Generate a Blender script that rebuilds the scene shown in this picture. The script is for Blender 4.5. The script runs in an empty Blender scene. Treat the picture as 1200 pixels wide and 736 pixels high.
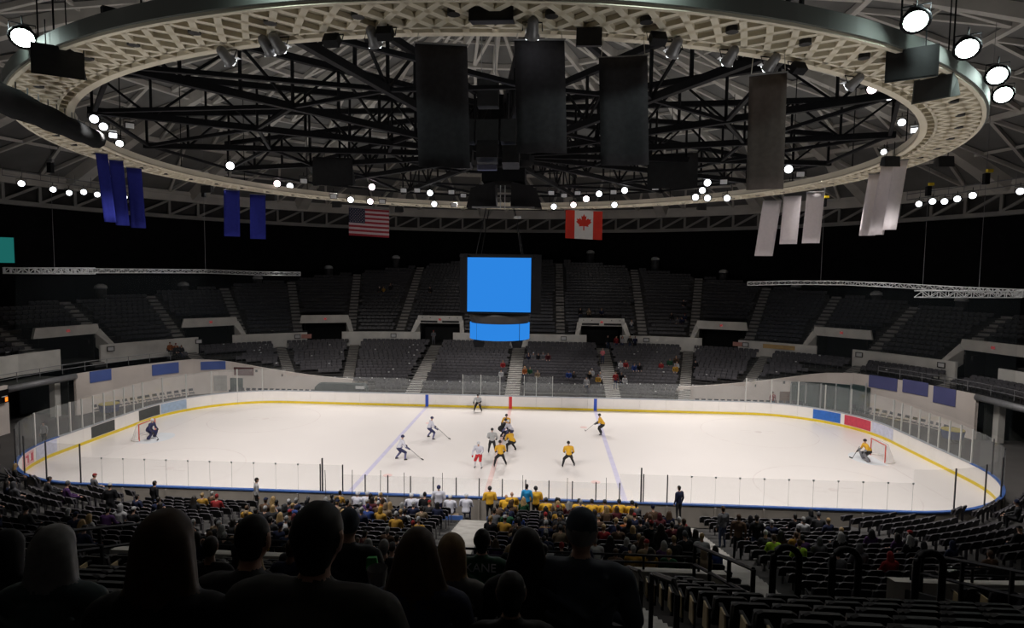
import bpy, bmesh, math, random
import numpy as np
from mathutils import Matrix, Vector
random.seed(7); rng = np.random.default_rng(7)
PI = math.pi
scene = bpy.context.scene
COL = scene.collection

# ------------------------------------------------------------------ camera
CAM = np.array([3.5, -44.0, 13.1]); YAW, PITCH, ROLL, FPX = .0605, -.0707, .0115, 710.0
_f = np.array([-math.sin(YAW)*math.cos(PITCH), math.cos(YAW)*math.cos(PITCH), math.sin(PITCH)])
_r = np.array([math.cos(YAW), math.sin(YAW), 0.0]); _u = np.cross(_r, _f)
_r, _u = _r*math.cos(ROLL)+_u*math.sin(ROLL), -_r*math.sin(ROLL)+_u*math.cos(ROLL)
cd = bpy.data.cameras.new('camera'); cam = bpy.data.objects.new('camera', cd); COL.objects.link(cam)
cd.sensor_width = 36.0; cd.lens = FPX/1200*36.0; cd.clip_start = .1; cd.clip_end = 500
cam.matrix_world = Matrix(((_r[0], _u[0], -_f[0], CAM[0]), (_r[1], _u[1], -_f[1], CAM[1]), (_r[2], _u[2], -_f[2], CAM[2]), (0, 0, 0, 1)))
scene.camera = cam
# ------------------------------------------------------------------ world, exposure
w = bpy.data.worlds.new('world'); scene.world = w; w.use_nodes = True
w.node_tree.nodes['Background'].inputs[0].default_value = (.02, .022, .028, 1); w.node_tree.nodes['Background'].inputs[1].default_value = .3
scene.view_settings.view_transform = 'Standard'; scene.view_settings.look = 'None'
scene.view_settings.exposure = 0.0; scene.view_settings.gamma = 1.0; scene.view_settings.use_curve_mapping = False
cy = scene.cycles
cy.use_denoising = True; cy.max_bounces = 7; cy.diffuse_bounces = 4; cy.glossy_bounces = 3; cy.transmission_bounces = 4; cy.transparent_max_bounces = 16
cy.sample_clamp_indirect = 4.0; cy.caustics_reflective = False; cy.caustics_refractive = False
# ------------------------------------------------------------------ the arena's flood light: ring spots aimed at the ice
def spot(loc, target, power, size, blend=.5, rad=.35, color=(1, .95, .905)):
    d = bpy.data.lights.new('flood_or_fill_beam', 'SPOT'); d.energy = power; d.spot_size = math.radians(size); d.spot_blend = blend
    d.shadow_soft_size = rad; d.color = color
    o = bpy.data.objects.new('flood_or_fill_beam', d); COL.objects.link(o); o.location = loc
    o.rotation_euler = (Vector(target)-Vector(loc)).to_track_quat('-Z', 'Y').to_euler(); return o
FLOOD = 5000
for deg in (-28, 12, 44, 60, 90, 106, 138, 168, -149, -136, -122, -106, -54, -41):
    a = math.radians(deg); x, y = 23.9*math.cos(a), 23.9*math.sin(a)
    spot((x, y, 20.7), (x*(1.18 if abs(x) > 15 else .7), y*.3, 0), FLOOD*(.82 if abs(x) > 15 else 1.5), 94, .5)
FILL_LIGHTS = [(-13.5, -28.9), (13.5, -28.9), (-28.5, -24.2), (28.5, -24.2), (-28.5, 24.2), (28.5, 24.2), (-13.5, 28.9), (13.5, 28.9), (-41.5, 3.5), (41.5, 3.5)]
for x, y in FILL_LIGHTS:                    # added fill lights on the upper deck front, brightening ring and dome
    k = 26.0/math.hypot(x, y); spot((x, y, 5.95), (x*k, y*k, 20.3), 1750, 92, .6, .15, (1, .97, .92))
for i in range(8):                       # lamps turned to the stands
    a = 2*PI*(i+.5)/8
    x, y = 28.6*math.cos(a), 28.6*math.sin(a)
    spot((x, y, 21.6), (x*1.45, y*1.45, 3), 560, 120, .9)

# ------------------------------------------------------------------ pixel -> ray, used only to measure places
def ray(q):
    return _f + _r*(q[0]-600)/FPX - _u*(q[1]-368)/FPX
def at_z(q, z):
    d = ray(q); return CAM + d*(z-CAM[2])/d[2]
def at_y(q, y):
    d = ray(q); return CAM + d*(y-CAM[1])/d[1]
def at_d(q, dist):
    d = ray(q); return CAM + d*dist
def project(p):
    v = np.asarray(p, float)-CAM; D = v@_f
    return 600+FPX*(v@_r)/D, 368-FPX*(v@_u)/D, D

# ------------------------------------------------------------------ materials
MATS = {}
def mat(name, col, rough=.6, metal=0.0, var=.12, scale=4.0, spec=.4, bump=0.0):
    if name in MATS: return MATS[name]
    m = bpy.data.materials.new(name); m.use_nodes = True; nt = m.node_tree; b = nt.nodes['Principled BSDF']
    b.inputs['Roughness'].default_value = rough; b.inputs['Metallic'].default_value = metal
    b.inputs['Specular IOR Level'].default_value = spec
    c = tuple(col)+(1,)
    if var > 0:
        tc = nt.nodes.new('ShaderNodeTexCoord'); n = nt.nodes.new('ShaderNodeTexNoise'); n.inputs['Scale'].default_value = scale; n.inputs['Detail'].default_value = 3
        nt.links.new(tc.outputs['Object'], n.inputs['Vector'])
        r = nt.nodes.new('ShaderNodeValToRGB'); r.color_ramp.elements[0].position = .3; r.color_ramp.elements[1].position = .7
        r.color_ramp.elements[0].color = tuple(x*(1-var) for x in col)+(1,); r.color_ramp.elements[1].color = tuple(min(1, x*(1+var)) for x in col)+(1,)
        nt.links.new(n.outputs['Fac'], r.inputs['Fac']); nt.links.new(r.outputs['Color'], b.inputs['Base Color'])
        if bump > 0:
            bp = nt.nodes.new('ShaderNodeBump'); bp.inputs['Strength'].default_value = bump
            nt.links.new(n.outputs['Fac'], bp.inputs['Height']); nt.links.new(bp.outputs['Normal'], b.inputs['Normal'])
    else: b.inputs['Base Color'].default_value = c
    MATS[name] = m; return m
def emit(name, col, s):
    if name in MATS: return MATS[name]
    m = bpy.data.materials.new(name); m.use_nodes = True; nt = m.node_tree; nt.nodes.remove(nt.nodes['Principled BSDF'])
    e = nt.nodes.new('ShaderNodeEmission'); e.inputs[0].default_value = tuple(col)+(1,); e.inputs[1].default_value = s
    nt.links.new(e.outputs[0], nt.nodes['Material Output'].inputs[0]); MATS[name] = m; return m
def see_through(name, col, amount, rough=.05, gloss=True):
    m = bpy.data.materials.new(name); m.use_nodes = True; nt = m.node_tree; nt.nodes.remove(nt.nodes['Principled BSDF'])
    t = nt.nodes.new('ShaderNodeBsdfTransparent'); mx = nt.nodes.new('ShaderNodeMixShader'); mx.inputs[0].default_value = amount
    if gloss:
        g = nt.nodes.new('ShaderNodeBsdfGlossy'); g.inputs['Roughness'].default_value = rough; g.inputs['Color'].default_value = tuple(col)+(1,)
        df = nt.nodes.new('ShaderNodeBsdfDiffuse'); df.inputs['Color'].default_value = tuple(col)+(1,)
        m2 = nt.nodes.new('ShaderNodeMixShader'); m2.inputs[0].default_value = .45
        nt.links.new(df.outputs[0], m2.inputs[1]); nt.links.new(g.outputs[0], m2.inputs[2]); s = m2
    else:
        s = nt.nodes.new('ShaderNodeBsdfDiffuse'); s.inputs['Color'].default_value = tuple(col)+(1,)
    nt.links.new(t.outputs[0], mx.inputs[1]); nt.links.new(s.outputs[0], mx.inputs[2]); nt.links.new(mx.outputs[0], nt.nodes['Material Output'].inputs[0])
    MATS[name] = m; return m

BLACK = mat('black steel', (.010, .010, .012), .6, 0, .2, 4, .15)
SEAT_DIM = mat('seat plastic', (.030, .029, .034), .38, 0, .15, 2)  # upper deck seats: weaker light up there put into the darker colour
SEAT_LIT = mat('seat plastic lower lit', (.064, .060, .067), .5, 0, .15, 2, .25)  # same plastic in the lower bowl, its stronger light put into the colour
BACK_SHADE = mat('seat back shade', (.014, .014, .016), .5, 0, .15, 2, .25)  # shade on the seat rears put into this darker colour
TREAD_LIT = mat('stair tread near lit', (.62, .62, .60), .8, 0, .12, 3, .2)  # near aisle treads: strong light there painted in as a paler colour
CONC = mat('pale concrete', (.66, .64, .60), .85, 0, .12, .7, .2, .05)
CONCW = mat('wall concrete', (.76, .68, .63), .85, 0, .08, .5, .2, .05)
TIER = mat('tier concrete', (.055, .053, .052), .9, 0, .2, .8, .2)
TREAD = mat('stair tread', (.30, .285, .27), .85, 0, .2, 2, .2)
TREADL = mat('stair tread pale', (.34, .325, .305), .85, 0, .15, 2, .2)
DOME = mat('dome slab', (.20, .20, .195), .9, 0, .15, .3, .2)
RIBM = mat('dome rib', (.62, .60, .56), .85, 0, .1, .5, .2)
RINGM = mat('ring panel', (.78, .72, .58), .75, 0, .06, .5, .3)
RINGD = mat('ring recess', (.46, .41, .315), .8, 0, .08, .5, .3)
CURTAIN = mat('black curtain', (.006, .006, .007), .95, 0, .2, 1, .1)
ALU = mat('aluminium', (.62, .63, .64), .35, .6, .06, 6)
GREYM = mat('grey metal', (.25, .25, .26), .45, .3, .08, 4)
WHITE = mat('white board', (.86, .83, .80), .45, 0, .03, 1.5)
YELLOW = mat('yellow kick strip', (.80, .60, .03), .4, 0, .05, 2)
CAPB = mat('blue cap rail', (.06, .14, .42), .4, 0, .08, 2)
CAPG = mat('grey cap rail', (.40, .42, .46), .4, 0, .08, 2)
RED = mat('red paint', (.62, .03, .035), .45, 0, .06)
BLUE = mat('blue paint', (.03, .09, .5), .45, 0, .06)
PANELB = mat('blue wall panel', (.10, .16, .48), .6, 0, .06, 1)
PANELV = mat('violet wall panel', (.115, .12, .30), .6, 0, .06, 1)
MAROON = mat('maroon panel', (.13, .045, .05), .7, 0, .06, 1)
GLASS = see_through('rink glass', (.70, .74, .74), .085)
GLASSD = see_through('dark glass', (.12, .2, .2), .6, .03)
NET = see_through('safety net', (.03, .036, .04), .12, gloss=False)
LENS = emit('lamp lens', (.93, .96, 1.0), 4.5)
LENSG = emit('lamp lens metal halide', (.82, 1.0, .93), 14)
LENSP = emit('lamp lens warm', (1.0, .80, .84), 7)
LENSD = mat('unlit lens', (.75, .77, .78), .25, 0, .05)
SCREEN = emit('screen blue', (.026, .235, .76), 1.0)
TEAL = emit('teal lit panel', (.02, .22, .2), .55)
ORANGE = emit('orange sign', (1, .22, .02), 1.6)
EXITR = emit('exit sign red', (.55, .10, .10), .35)
SIGNW = mat('sign white', (.6, .6, .6), .6, 0, .03)
SIGNK = mat('sign black', (.02, .02, .02), .6, 0, .03)

# ------------------------------------------------------------------ mesh builder
def basis(d):
    d = np.asarray(d, float); d = d/np.linalg.norm(d)
    a = np.array([0, 0, 1.0]) if abs(d[2]) < .9 else np.array([1.0, 0, 0])
    s = np.cross(d, a); s /= np.linalg.norm(s); return d, s, np.cross(s, d)
class MB:
    def __init__(self): self.v = []; self.f = []; self.m = []
    def add(self, vs, fs, m=0):
        o = len(self.v); self.v.extend([tuple(float(c) for c in p) for p in vs]); self.f.extend([tuple(i+o for i in f) for f in fs]); self.m.extend([m]*len(fs)); return self
    def box(self, c, s, rz=0.0, rx=0.0, m=0, ry=0.0):
        M = Matrix.Rotation(rz, 3, 'Z') @ Matrix.Rotation(ry, 3, 'Y') @ Matrix.Rotation(rx, 3, 'X')
        vs = [Vector(c)+M @ Vector((sx*s[0]/2, sy*s[1]/2, sz*s[2]/2)) for sx in (-1, 1) for sy in (-1, 1) for sz in (-1, 1)]
        return self.add(vs, [(0, 1, 3, 2), (4, 6, 7, 5), (0, 4, 5, 1), (2, 3, 7, 6), (0, 2, 6, 4), (1, 5, 7, 3)], m)
    def bar(self, a, b, w, h=None, m=0):
        h = h or w; a = np.asarray(a, float); b = np.asarray(b, float); d, s, u = basis(b-a)
        vs = [p+s*i*w/2+u*j*h/2 for p in (a, b) for i, j in ((-1, -1), (1, -1), (1, 1), (-1, 1))]
        return self.add(vs, [(0, 3, 2, 1), (4, 5, 6, 7), (0, 1, 5, 4), (1, 2, 6, 5), (2, 3, 7, 6), (3, 0, 4, 7)], m)
    def tube(self, pts, r, n=6, m=0, caps=True):
        pts = [np.asarray(p, float) for p in pts]; rs = r if isinstance(r, (list, tuple)) else [r]*len(pts); vs = []
        for i, p in enumerate(pts):
            d = pts[min(i+1, len(pts)-1)]-pts[max(i-1, 0)]; _, s, u = basis(d)
            vs += [p+rs[i]*(s*math.cos(2*PI*k/n)+u*math.sin(2*PI*k/n)) for k in range(n)]
        fs = [(i*n+k, i*n+(k+1) % n, (i+1)*n+(k+1) % n, (i+1)*n+k) for i in range(len(pts)-1) for k in range(n)]
        if caps: fs += [tuple(range(n-1, -1, -1)), tuple((len(pts)-1)*n+k for k in range(n))]
        return self.add(vs, fs, m)
    def prism(self, poly, y0, y1, m=0):          # polygon in xz pushed along y
        n = len(poly); vs = [(x, y0, z) for x, z in poly]+[(x, y1, z) for x, z in poly]
        return self.add(vs, [tuple(range(n)), tuple(range(2*n-1, n-1, -1))]+[(i, i+n, (i+1) % n+n, (i+1) % n) for i in range(n)], m)
    def loft(self, A, B, m=0, closed=False):     # two matching point rows
        n = len(A); k = n if closed else n-1
        return self.add(list(A)+list(B), [(i, (i+1) % n, n+(i+1) % n, n+i) for i in range(k)], m)
    def mesh(self, name, mats, smooth=False):
        me = bpy.data.meshes.new(name); me.from_pydata(self.v, [], self.f)
        for x in (mats if isinstance(mats, (list, tuple)) else [mats]): me.materials.append(x)
        if any(self.m): me.polygons.foreach_set('material_index', self.m)
        if smooth: me.polygons.foreach_set('use_smooth', [True]*len(me.polygons))
        me.update(); return me
    def build(self, name, mats, parent=None, smooth=False, loc=None, rz=0.0):
        return link(name, self.mesh(name, mats, smooth), parent, loc, rz)
def link(name, me, parent=None, loc=None, rz=0.0):
    o = bpy.data.objects.new(name, me); COL.objects.link(o)
    if parent is not None: o.parent = parent
    if loc is not None: o.location = loc
    if rz: o.rotation_euler = (0, 0, rz)
    return o
def tag(o, label, cat, group=None, kind=None):
    o['label'] = label; o['category'] = cat
    if group: o['group'] = group
    if kind: o['kind'] = kind
    return o
def empty(name, loc=(0, 0, 0), rz=0.0, label=None, cat=None, group=None, kind=None):
    o = bpy.data.objects.new(name, None); COL.objects.link(o); o.location = loc; o.rotation_euler = (0, 0, rz); o.empty_display_size = .2
    if label: tag(o, label, cat, group, kind)
    return o
def copy_tree(o, parent=None):
    kids = list(o.children); c = o.copy(); COL.objects.link(c); c.parent = parent
    for k in kids: copy_tree(k, c)
    return c
_ones = ['', 'first', 'second', 'third', 'fourth', 'fifth', 'sixth', 'seventh', 'eighth', 'ninth', 'tenth', 'eleventh', 'twelfth', 'thirteenth', 'fourteenth', 'fifteenth', 'sixteenth', 'seventeenth', 'eighteenth', 'nineteenth']
_tens = {2: ('twentieth', 'twenty'), 3: ('thirtieth', 'thirty'), 4: ('fortieth', 'forty'), 5: ('fiftieth', 'fifty'), 6: ('sixtieth', 'sixty'), 7: ('seventieth', 'seventy'), 8: ('eightieth', 'eighty'), 9: ('ninetieth', 'ninety')}
def nth(n):
    if n < 20: return _ones[n]
    t, o = divmod(n, 10); return _tens[t][0] if o == 0 else _tens[t][1]+'-'+_ones[o]

# ------------------------------------------------------------------ plan of the bowl: rows are stadium curves
LH = 13.0
def rad(x, y): return math.hypot(max(abs(x)-LH, 0), y)
def row_pt(r, s):
    """point on the row of radius r at path length s from the middle of the far side; returns x, y, heading rz (local +Y looks at the ice)"""
    sg = 1 if s >= 0 else -1; a = abs(s)
    if a <= LH: return sg*a, r, PI
    th = (a-LH)/r
    if th <= PI: return sg*(LH+r*math.sin(th)), r*math.cos(th), PI-sg*th
    return sg*(LH-(a-LH-PI*r)), -r, 0.0
def row_half(r): return 2*LH+PI*r
def pol(r, th, sg=1): return np.array([sg*(LH+r*math.sin(th)), r*math.cos(th)])
UP_R0, UP_DR, UP_Z0, UP_DZ, UP_N, UP_RIM = 29.6, .85, 5.2, .385, 25, 50.4
LO_R0, LO_DR, LO_Z0, LO_DZ, LO_N = 14.9, .8, .72, .196, 16
def up_z(r): return UP_Z0+UP_DZ*max(0, math.floor((r-UP_R0)/UP_DR+1e-6))
def lo_z(r): return LO_Z0+LO_DZ*max(0, math.floor((r-LO_R0)/LO_DR+1e-6))
AISLE_TH = [math.radians(a) for a in (3.8, 15, 26.7, 38.4, 50.8, 63.8, 77, 90, 103, 116.2, 129.2, 141.6, 153.3, 165, 176.2)]
VOM = [('x', 10.0), ('x', -10.0)]                       # far side, straight part
VOM_TH = [math.radians(a) for a in (20.8, 44.6, 70.4)]
def vom_frames():
    out = []
    for sy in (1, -1):
        for sx in (1, -1):
            out.append((np.array([sx*10.0, 0.0]), np.array([0.0, sy*1.0])))
            for th in VOM_TH:
                out.append((np.array([sx*LH, 0.0]), np.array([sx*math.sin(th), sy*math.cos(th)])))
    return out
VOMS = vom_frames()
def in_vom(x, y, half=2.5, rmax=33.0):
    for c, d in VOMS:
        v = np.array([x, y])-c; along = v@d; side = abs(v[0]*d[1]-v[1]*d[0])
        if 0 < along < rmax and side < half: return True
    return False
def rink_sd(x, y, hx=30.48, hy=12.95, cr=8.53):
    qx, qy = abs(x)-(hx-cr), abs(y)-(hy-cr)
    return math.hypot(max(qx, 0), max(qy, 0))+min(max(qx, qy), 0)-cr
def lower_ok(x, y):
    ax = abs(x); r = rad(x, y)
    if rink_sd(x, y) < 1.25: return False
    if y > 0:
        if x < -13.6 and y < 15.9: return False
        if ax > 17 and y < 17.5: return r > 25.9
        if ax > 29.5: return r > 25.9
        return True
    if ax > 24 and y > -9.0: return r > 25.9
    return True
def tunnel(x, y): return abs(x) > 34 and -6.0 < y < 6.2
# ================================================================== THE SETTING
def S(o, label, cat): return tag(o, label, cat, None, 'structure')
# ---- concrete floor
mb = MB(); n = 64
mb.add([(56*math.cos(2*PI*i/n), 56*math.sin(2*PI*i/n), -.06) for i in range(n)], [tuple(range(n))])
S(mb.build('floor', mat('arena floor', (.085, .08, .078), .8, 0, .15, .4)), 'grey concrete arena floor around and under the ice rink', 'floor')
# ---- ice
def rrect(hx, hy, cr, seg=8):
    pts = []
    for cx, cy_, a0 in ((hx-cr, hy-cr, 0), (-hx+cr, hy-cr, PI/2), (-hx+cr, -hy+cr, PI), (hx-cr, -hy+cr, 1.5*PI)):
        for i in range(seg+1):
            a = a0+PI/2*i/seg; pts.append((cx+cr*math.cos(a), cy_+cr*math.sin(a)))
    return pts
HX, HY, CR, BH = 30.48, 12.95, 8.53, 1.17
ICE = mat('ice', (.84, .79, .765), .28, 0, .025, .12, .35)
poly = rrect(HX, HY, CR, 10); mb = MB(); n = len(poly)
mb.add([(x, y, 0) for x, y in poly]+[(x, y, -.05) for x, y in poly], [tuple(range(n))]+[(i, i+n, (i+1) % n+n, (i+1) % n) for i in range(n)])
ice = tag(mb.build('ice_sheet', ICE), 'white rounded sheet of ice with faint painted lines', 'ice rink')
LB = mat('line blue under ice', (.62, .59, .76), .3, 0, .1, 1); LR = mat('line red under ice', (.80, .58, .55), .3, 0, .12, 1)
LC = mat('circle line', (.76, .69, .67), .3, 0, .12, 1); LCR = mat('crease', (.77, .80, .84), .3, 0, .05, 1)
Z = .004
def flat(name, pts, m, z=Z):
    mb = MB(); k = len(pts); mb.add([(x, y, z) for x, y in pts]+[(x, y, z-.003) for x, y in pts], [tuple(range(k))]+[(i, i+k, (i+1) % k+k, (i+1) % k) for i in range(k)]); return mb.build(name, m, ice)
def rectl(name, x, w, y0, y1, m): return flat(name, [(x-w/2, y0), (x+w/2, y0), (x+w/2, y1), (x-w/2, y1)], m)
rectl('blue_line', -8.05, .31, -12.9, 12.9, LB); rectl('blue_line', 8.05, .31, -12.9, 12.9, LB); rectl('centre_line', 0, .31, -12.9, 12.9, LR)
for s in (-1, 1): rectl('goal_line', s*27.13, .06, -11.2, 11.2, LC)
def annulus(name, cx, cy_, r, w, m, a0=0, a1=2*PI, k=40, z=Z):
    mb = MB(); A = [(cx+(r-w/2)*math.cos(a0+(a1-a0)*i/k), cy_+(r-w/2)*math.sin(a0+(a1-a0)*i/k), z) for i in range(k+1)]
    B = [(cx+(r+w/2)*math.cos(a0+(a1-a0)*i/k), cy_+(r+w/2)*math.sin(a0+(a1-a0)*i/k), z) for i in range(k+1)]
    mb.loft(B, A); return mb.build(name, m, ice)
def disc(name, cx, cy_, r, m): return flat(name, [(cx+r*math.cos(i*PI/8), cy_+r*math.sin(i*PI/8)) for i in range(16)], m)
for sx in (-1, 1):
    for sy in (-1, 1):
        annulus('faceoff_circle', sx*21.03, sy*6.7, 4.57, .06, LC); disc('faceoff_dot', sx*21.03, sy*6.7, .30, LC); disc('faceoff_dot', sx*6.6, sy*6.7, .30, LR)
        for dx in (-.9, .9):
            for dy in (-.35, .35):
                flat('faceoff_mark', [(sx*21.03+dx-.45, sy*6.7+dy-.03), (sx*21.03+dx+.45, sy*6.7+dy-.03), (sx*21.03+dx+.45, sy*6.7+dy+.03), (sx*21.03+dx-.45, sy*6.7+dy+.03)], LC)
    flat('goal_crease', [(sx*27.1, -1.5)]+[(sx*(27.1-1.83*math.cos(a)), 1.83*math.sin(a)) for a in np.linspace(-.95, .95, 12)]+[(sx*27.1, 1.5)], LCR, .003)
disc('faceoff_dot', 0, 0, .15, LC)
annulus('referee_crease', 0, -12.95, 3.05, .06, LC, .02, PI-.02)

# ---- dasher boards
segs = []                                  # list of (polyline, zone)
def straight(a, b, k, zone):
    a = np.array(a); b = np.array(b)
    for i in range(k): segs.append(([a+(b-a)*i/k, a+(b-a)*(i+1)/k], zone))
def corner(cx, cy_, a0, zone, k=6):
    for i in range(k):
        segs.append(([np.array([cx+CR*math.cos(a), cy_+CR*math.sin(a)]) for a in np.linspace(a0-PI/2*i/k, a0-PI/2*(i+1)/k, 4)], zone))
sx_, sy_ = HX-CR, HY-CR
straight((-sx_, HY), (sx_, HY), 18, 'far'); corner(sx_, sy_, PI/2, 'cfar'); straight((HX, sy_), (HX, -sy_), 4, 'end')
corner(sx_, -sy_, 0, 'cnear'); straight((sx_, -HY), (-sx_, -HY), 18, 'near'); corner(-sx_, -sy_, -PI/2, 'cnear')
straight((-HX, -sy_), (-HX, sy_), 4, 'end'); corner(-sx_, sy_, PI, 'cfar')
def outn(pl, i):
    d = pl[min(i+1, len(pl)-1)]-pl[max(i-1, 0)]; d = d/np.linalg.norm(d); return np.array([-d[1], d[0]])
def slab(pl, o0, o1, z0, z1, gap=0.0, mb=None, m=0):
    pl = [np.array(p, float) for p in pl]
    if gap:
        d = pl[1]-pl[0]; pl[0] = pl[0]+d/np.linalg.norm(d)*gap; d = pl[-2]-pl[-1]; pl[-1] = pl[-1]+d/np.linalg.norm(d)*gap
    mb = mb or MB(); k = len(pl)
    I = [p+outn(pl, i)*o0 for i, p in enumerate(pl)]; O = [p+outn(pl, i)*o1 for i, p in enumerate(pl)]
    vs = [(p[0], p[1], z) for row in (I, O) for z in (z0, z1) for p in row]
    a, b, c, d = 0, k, 2*k, 3*k; fs = []
    for i in range(k-1):
        fs += [(a+i, b+i, b+i+1, a+i+1), (c+i, c+i+1, d+i+1, d+i), (b+i, d+i, d+i+1, b+i+1), (a+i, a+i+1, c+i+1, c+i)]
    fs += [(a, c, d, b), (a+k-1, b+k-1, d+k-1, c+k-1)]
    return mb.add(vs, fs, m)
boards = empty('dasher_boards', (0, 0, 0), 0, 'white dasher boards with yellow kick strip running right around the ice', 'rink boards')
OUTB = mat('board back', (.30, .27, .24), .7, 0, .12, 1)
for pl, zone in segs:
    p = slab(pl, 0, .06, 0, BH, .006).build('board_panel', WHITE, boards)
    slab(pl, .06, .12, 0, BH-.05, .03).build('backing_panel', OUTB, p)
    slab(pl, -.012, .0, .0, .21, .004).build('kick_strip', YELLOW, p)
    my = sum(q[1] for q in pl)/len(pl)
    slab(pl, -.03, .16, BH, BH+.07, 0).build('cap_rail', CAPB if my < -3.5 else CAPG, p)
for i, (pl, zone) in enumerate(segs):       # posts on the outer face of the near boards
    if zone in ('near', 'cnear'):
        q = pl[0]+outn(pl, 0)*.16; MB().box((q[0], q[1], .55), (.08, .08, 1.1)).build('board_post', OUTB, boards)
for x, m in ((-8.05, BLUE), (0, RED), (8.05, BLUE)):
    MB().box((x, HY-.016, .58), (.30, .008, 1.15)).build('line_marker', m, boards)
# adverts on the boards: (path position by pixel of the far boards, width, material)
def along(t):                               # point and outward normal at perimeter length from far middle, clockwise
    L = 0; path = []
    for pl, z in segs:
        path += [np.array(p) for p in pl[:-1]]
    path.append(path[0]); k0 = 9
    pts = path; tot = 0; acc = [0]
    for i in range(len(pts)-1): tot += np.linalg.norm(pts[i+1]-pts[i]); acc.append(tot)
    t = (t+sx_) % tot
    for i in range(len(pts)-1):
        if acc[i+1] >= t:
            d = pts[i+1]-pts[i]; l = np.linalg.norm(d); return pts[i]+d*(t-acc[i])/l
def advert(px0, px1, m, name='advert_panel', z0=.26, z1=1.1, right=True):
    ts = np.linspace(0, 62, 1200)*(1 if right else -1)
    P2 = [along(t) for t in ts]; xs = [project((p[0], p[1], .7))[0] for p in P2]
    def find(px):
        best = None
        for i in range(len(xs)-1):
            if (xs[i]-px)*(xs[i+1]-px) <= 0 and P2[i][1] > -9: return ts[i]
        return None
    a, b = find(px0), find(px1)
    pl = [along(t) for t in np.linspace(a, b, 6)]
    return slab(pl, -.02, -.004, z0, z1).build(name, m, boards)
advert(953, 985, mat('advert blue', (.03, .15, .55), .5)); advert(990, 1021, mat('advert red', (.62, .06, .10), .5)); advert(1022, 1047, mat('advert lilac', (.62, .64, .78), .5))
advert(188, 218, mat('advert steel blue', (.34, .45, .60), .5), right=False); advert(162.5, 187, mat('advert charcoal', (.055, .06, .06), .5), right=False)
advert(107, 134, MATS['advert charcoal'], right=False); advert(42, 66, MATS['advert lilac'], right=False)
pk = advert(26, 39, mat('advert pink', (.80, .45, .45), .5), right=False)
pk2 = advert(27.5, 38, mat('advert crimson', (.62, .08, .13), .5), 'advert_letters', .42, .94, right=False); pk2.parent = pk
advert(29.8, 31.2, WHITE, 'advert_gap', .40, .8, right=False).location = (.02, 0, 0); advert(33.6, 35, WHITE, 'advert_gap', .56, .96, right=False).location = (.02, 0, 0)

# ---- glass shield
gl = empty('glass_shield', (0, 0, BH), 0, 'clear glass panes on posts standing on the rink boards', 'rink glass')
gl.location = (0, 0, 0)
POSTM = mat('glass post', (.60, .60, .58), .4, .3, .05, 4)
POST_BACKLIT = mat('dark glass post', (.04, .04, .045), .4, .2, .05, 4)  # same aluminium post, its backlit shade put into the colour
for pl, zone in segs:
    mx = sum(q[0] for q in pl)/len(pl); my = sum(q[1] for q in pl)/len(pl)
    z0 = BH+.07
    if zone == 'near': h = 1.45 if abs(mx) > 8.4 else .95
    elif zone == 'far': h = 1.45 if abs(mx) > 9 else 1.3
    else: h = 2.15
    subs = [pl] if len(pl) > 2 else [[pl[0], (pl[0]+pl[1])/2], [(pl[0]+pl[1])/2, pl[1]]]
    for sp in subs:
        slab(sp, .05, .062, z0, z0+h, .008).build('pane', GLASS, gl)
        q = sp[0]+outn(sp, 0)*.056
        if zone == 'near': MB().box((q[0], q[1], z0+h/2), (.006, .014, h)).build('seam', GREYM, gl)
        if zone in ('near', 'far') and not (zone == 'near' and abs(mx) < 9.2):
            MB().box((q[0], q[1], z0+h-.03), (.09, .03, .09)).build('clamp', ALU, gl)
        else:
            dark = my < -6.0  # near posts take the colour with backlit shade painted in
            MB().box((q[0], q[1], z0+h/2), (.055 if dark else .08, .055 if dark else .08, h+.06)).build('post', POST_BACKLIT if dark else POSTM, gl)
for x in (-8.42, 8.42):
    MB().box((x, -HY-.06, BH+.95), (.07, .07, 1.85)).build('post', POST_BACKLIT, gl)

# ---- seating tiers
def tiers(name, r0, dr, z0, dz, n, ok, m, step=.6, zbase=None):
    mb = MB()
    for k in range(n+1):
        a, b, z = r0+k*dr, r0+(k+1)*dr, z0+k*dz; H = row_half(a); m_ = int(2*H/step); prev = None
        for i in range(m_+1):
            f = -1+2*i/m_
            p, q = row_pt(a, f*row_half(a)), row_pt(b, f*row_half(b)); cur = (p, q)
            if prev:
                cx = (p[0]+prev[0][0]+q[0]+prev[1][0])/4; cy_ = (p[1]+prev[0][1]+q[1]+prev[1][1])/4
                if ok(cx, cy_):
                    zb = z-dz-.05 if zbase is None or k > 0 else zbase
                    mb.add([(prev[0][0], prev[0][1], z), (p[0], p[1], z), (q[0], q[1], z), (prev[1][0], prev[1][1], z), (prev[0][0], prev[0][1], zb), (p[0], p[1], zb)], [(0, 3, 2, 1), (0, 1, 5, 4)])
            prev = cur
    return mb.build(name, m)
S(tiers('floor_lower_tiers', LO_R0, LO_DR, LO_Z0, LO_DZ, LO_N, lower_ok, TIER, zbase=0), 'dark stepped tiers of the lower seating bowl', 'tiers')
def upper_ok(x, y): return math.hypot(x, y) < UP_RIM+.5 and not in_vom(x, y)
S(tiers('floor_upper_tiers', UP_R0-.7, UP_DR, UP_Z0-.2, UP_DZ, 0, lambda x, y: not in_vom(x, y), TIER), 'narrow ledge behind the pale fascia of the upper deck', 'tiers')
S(tiers('floor_upper_deck', UP_R0, UP_DR, UP_Z0, UP_DZ, UP_N, upper_ok, TIER), 'dark stepped tiers of the upper seating deck', 'tiers')
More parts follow.
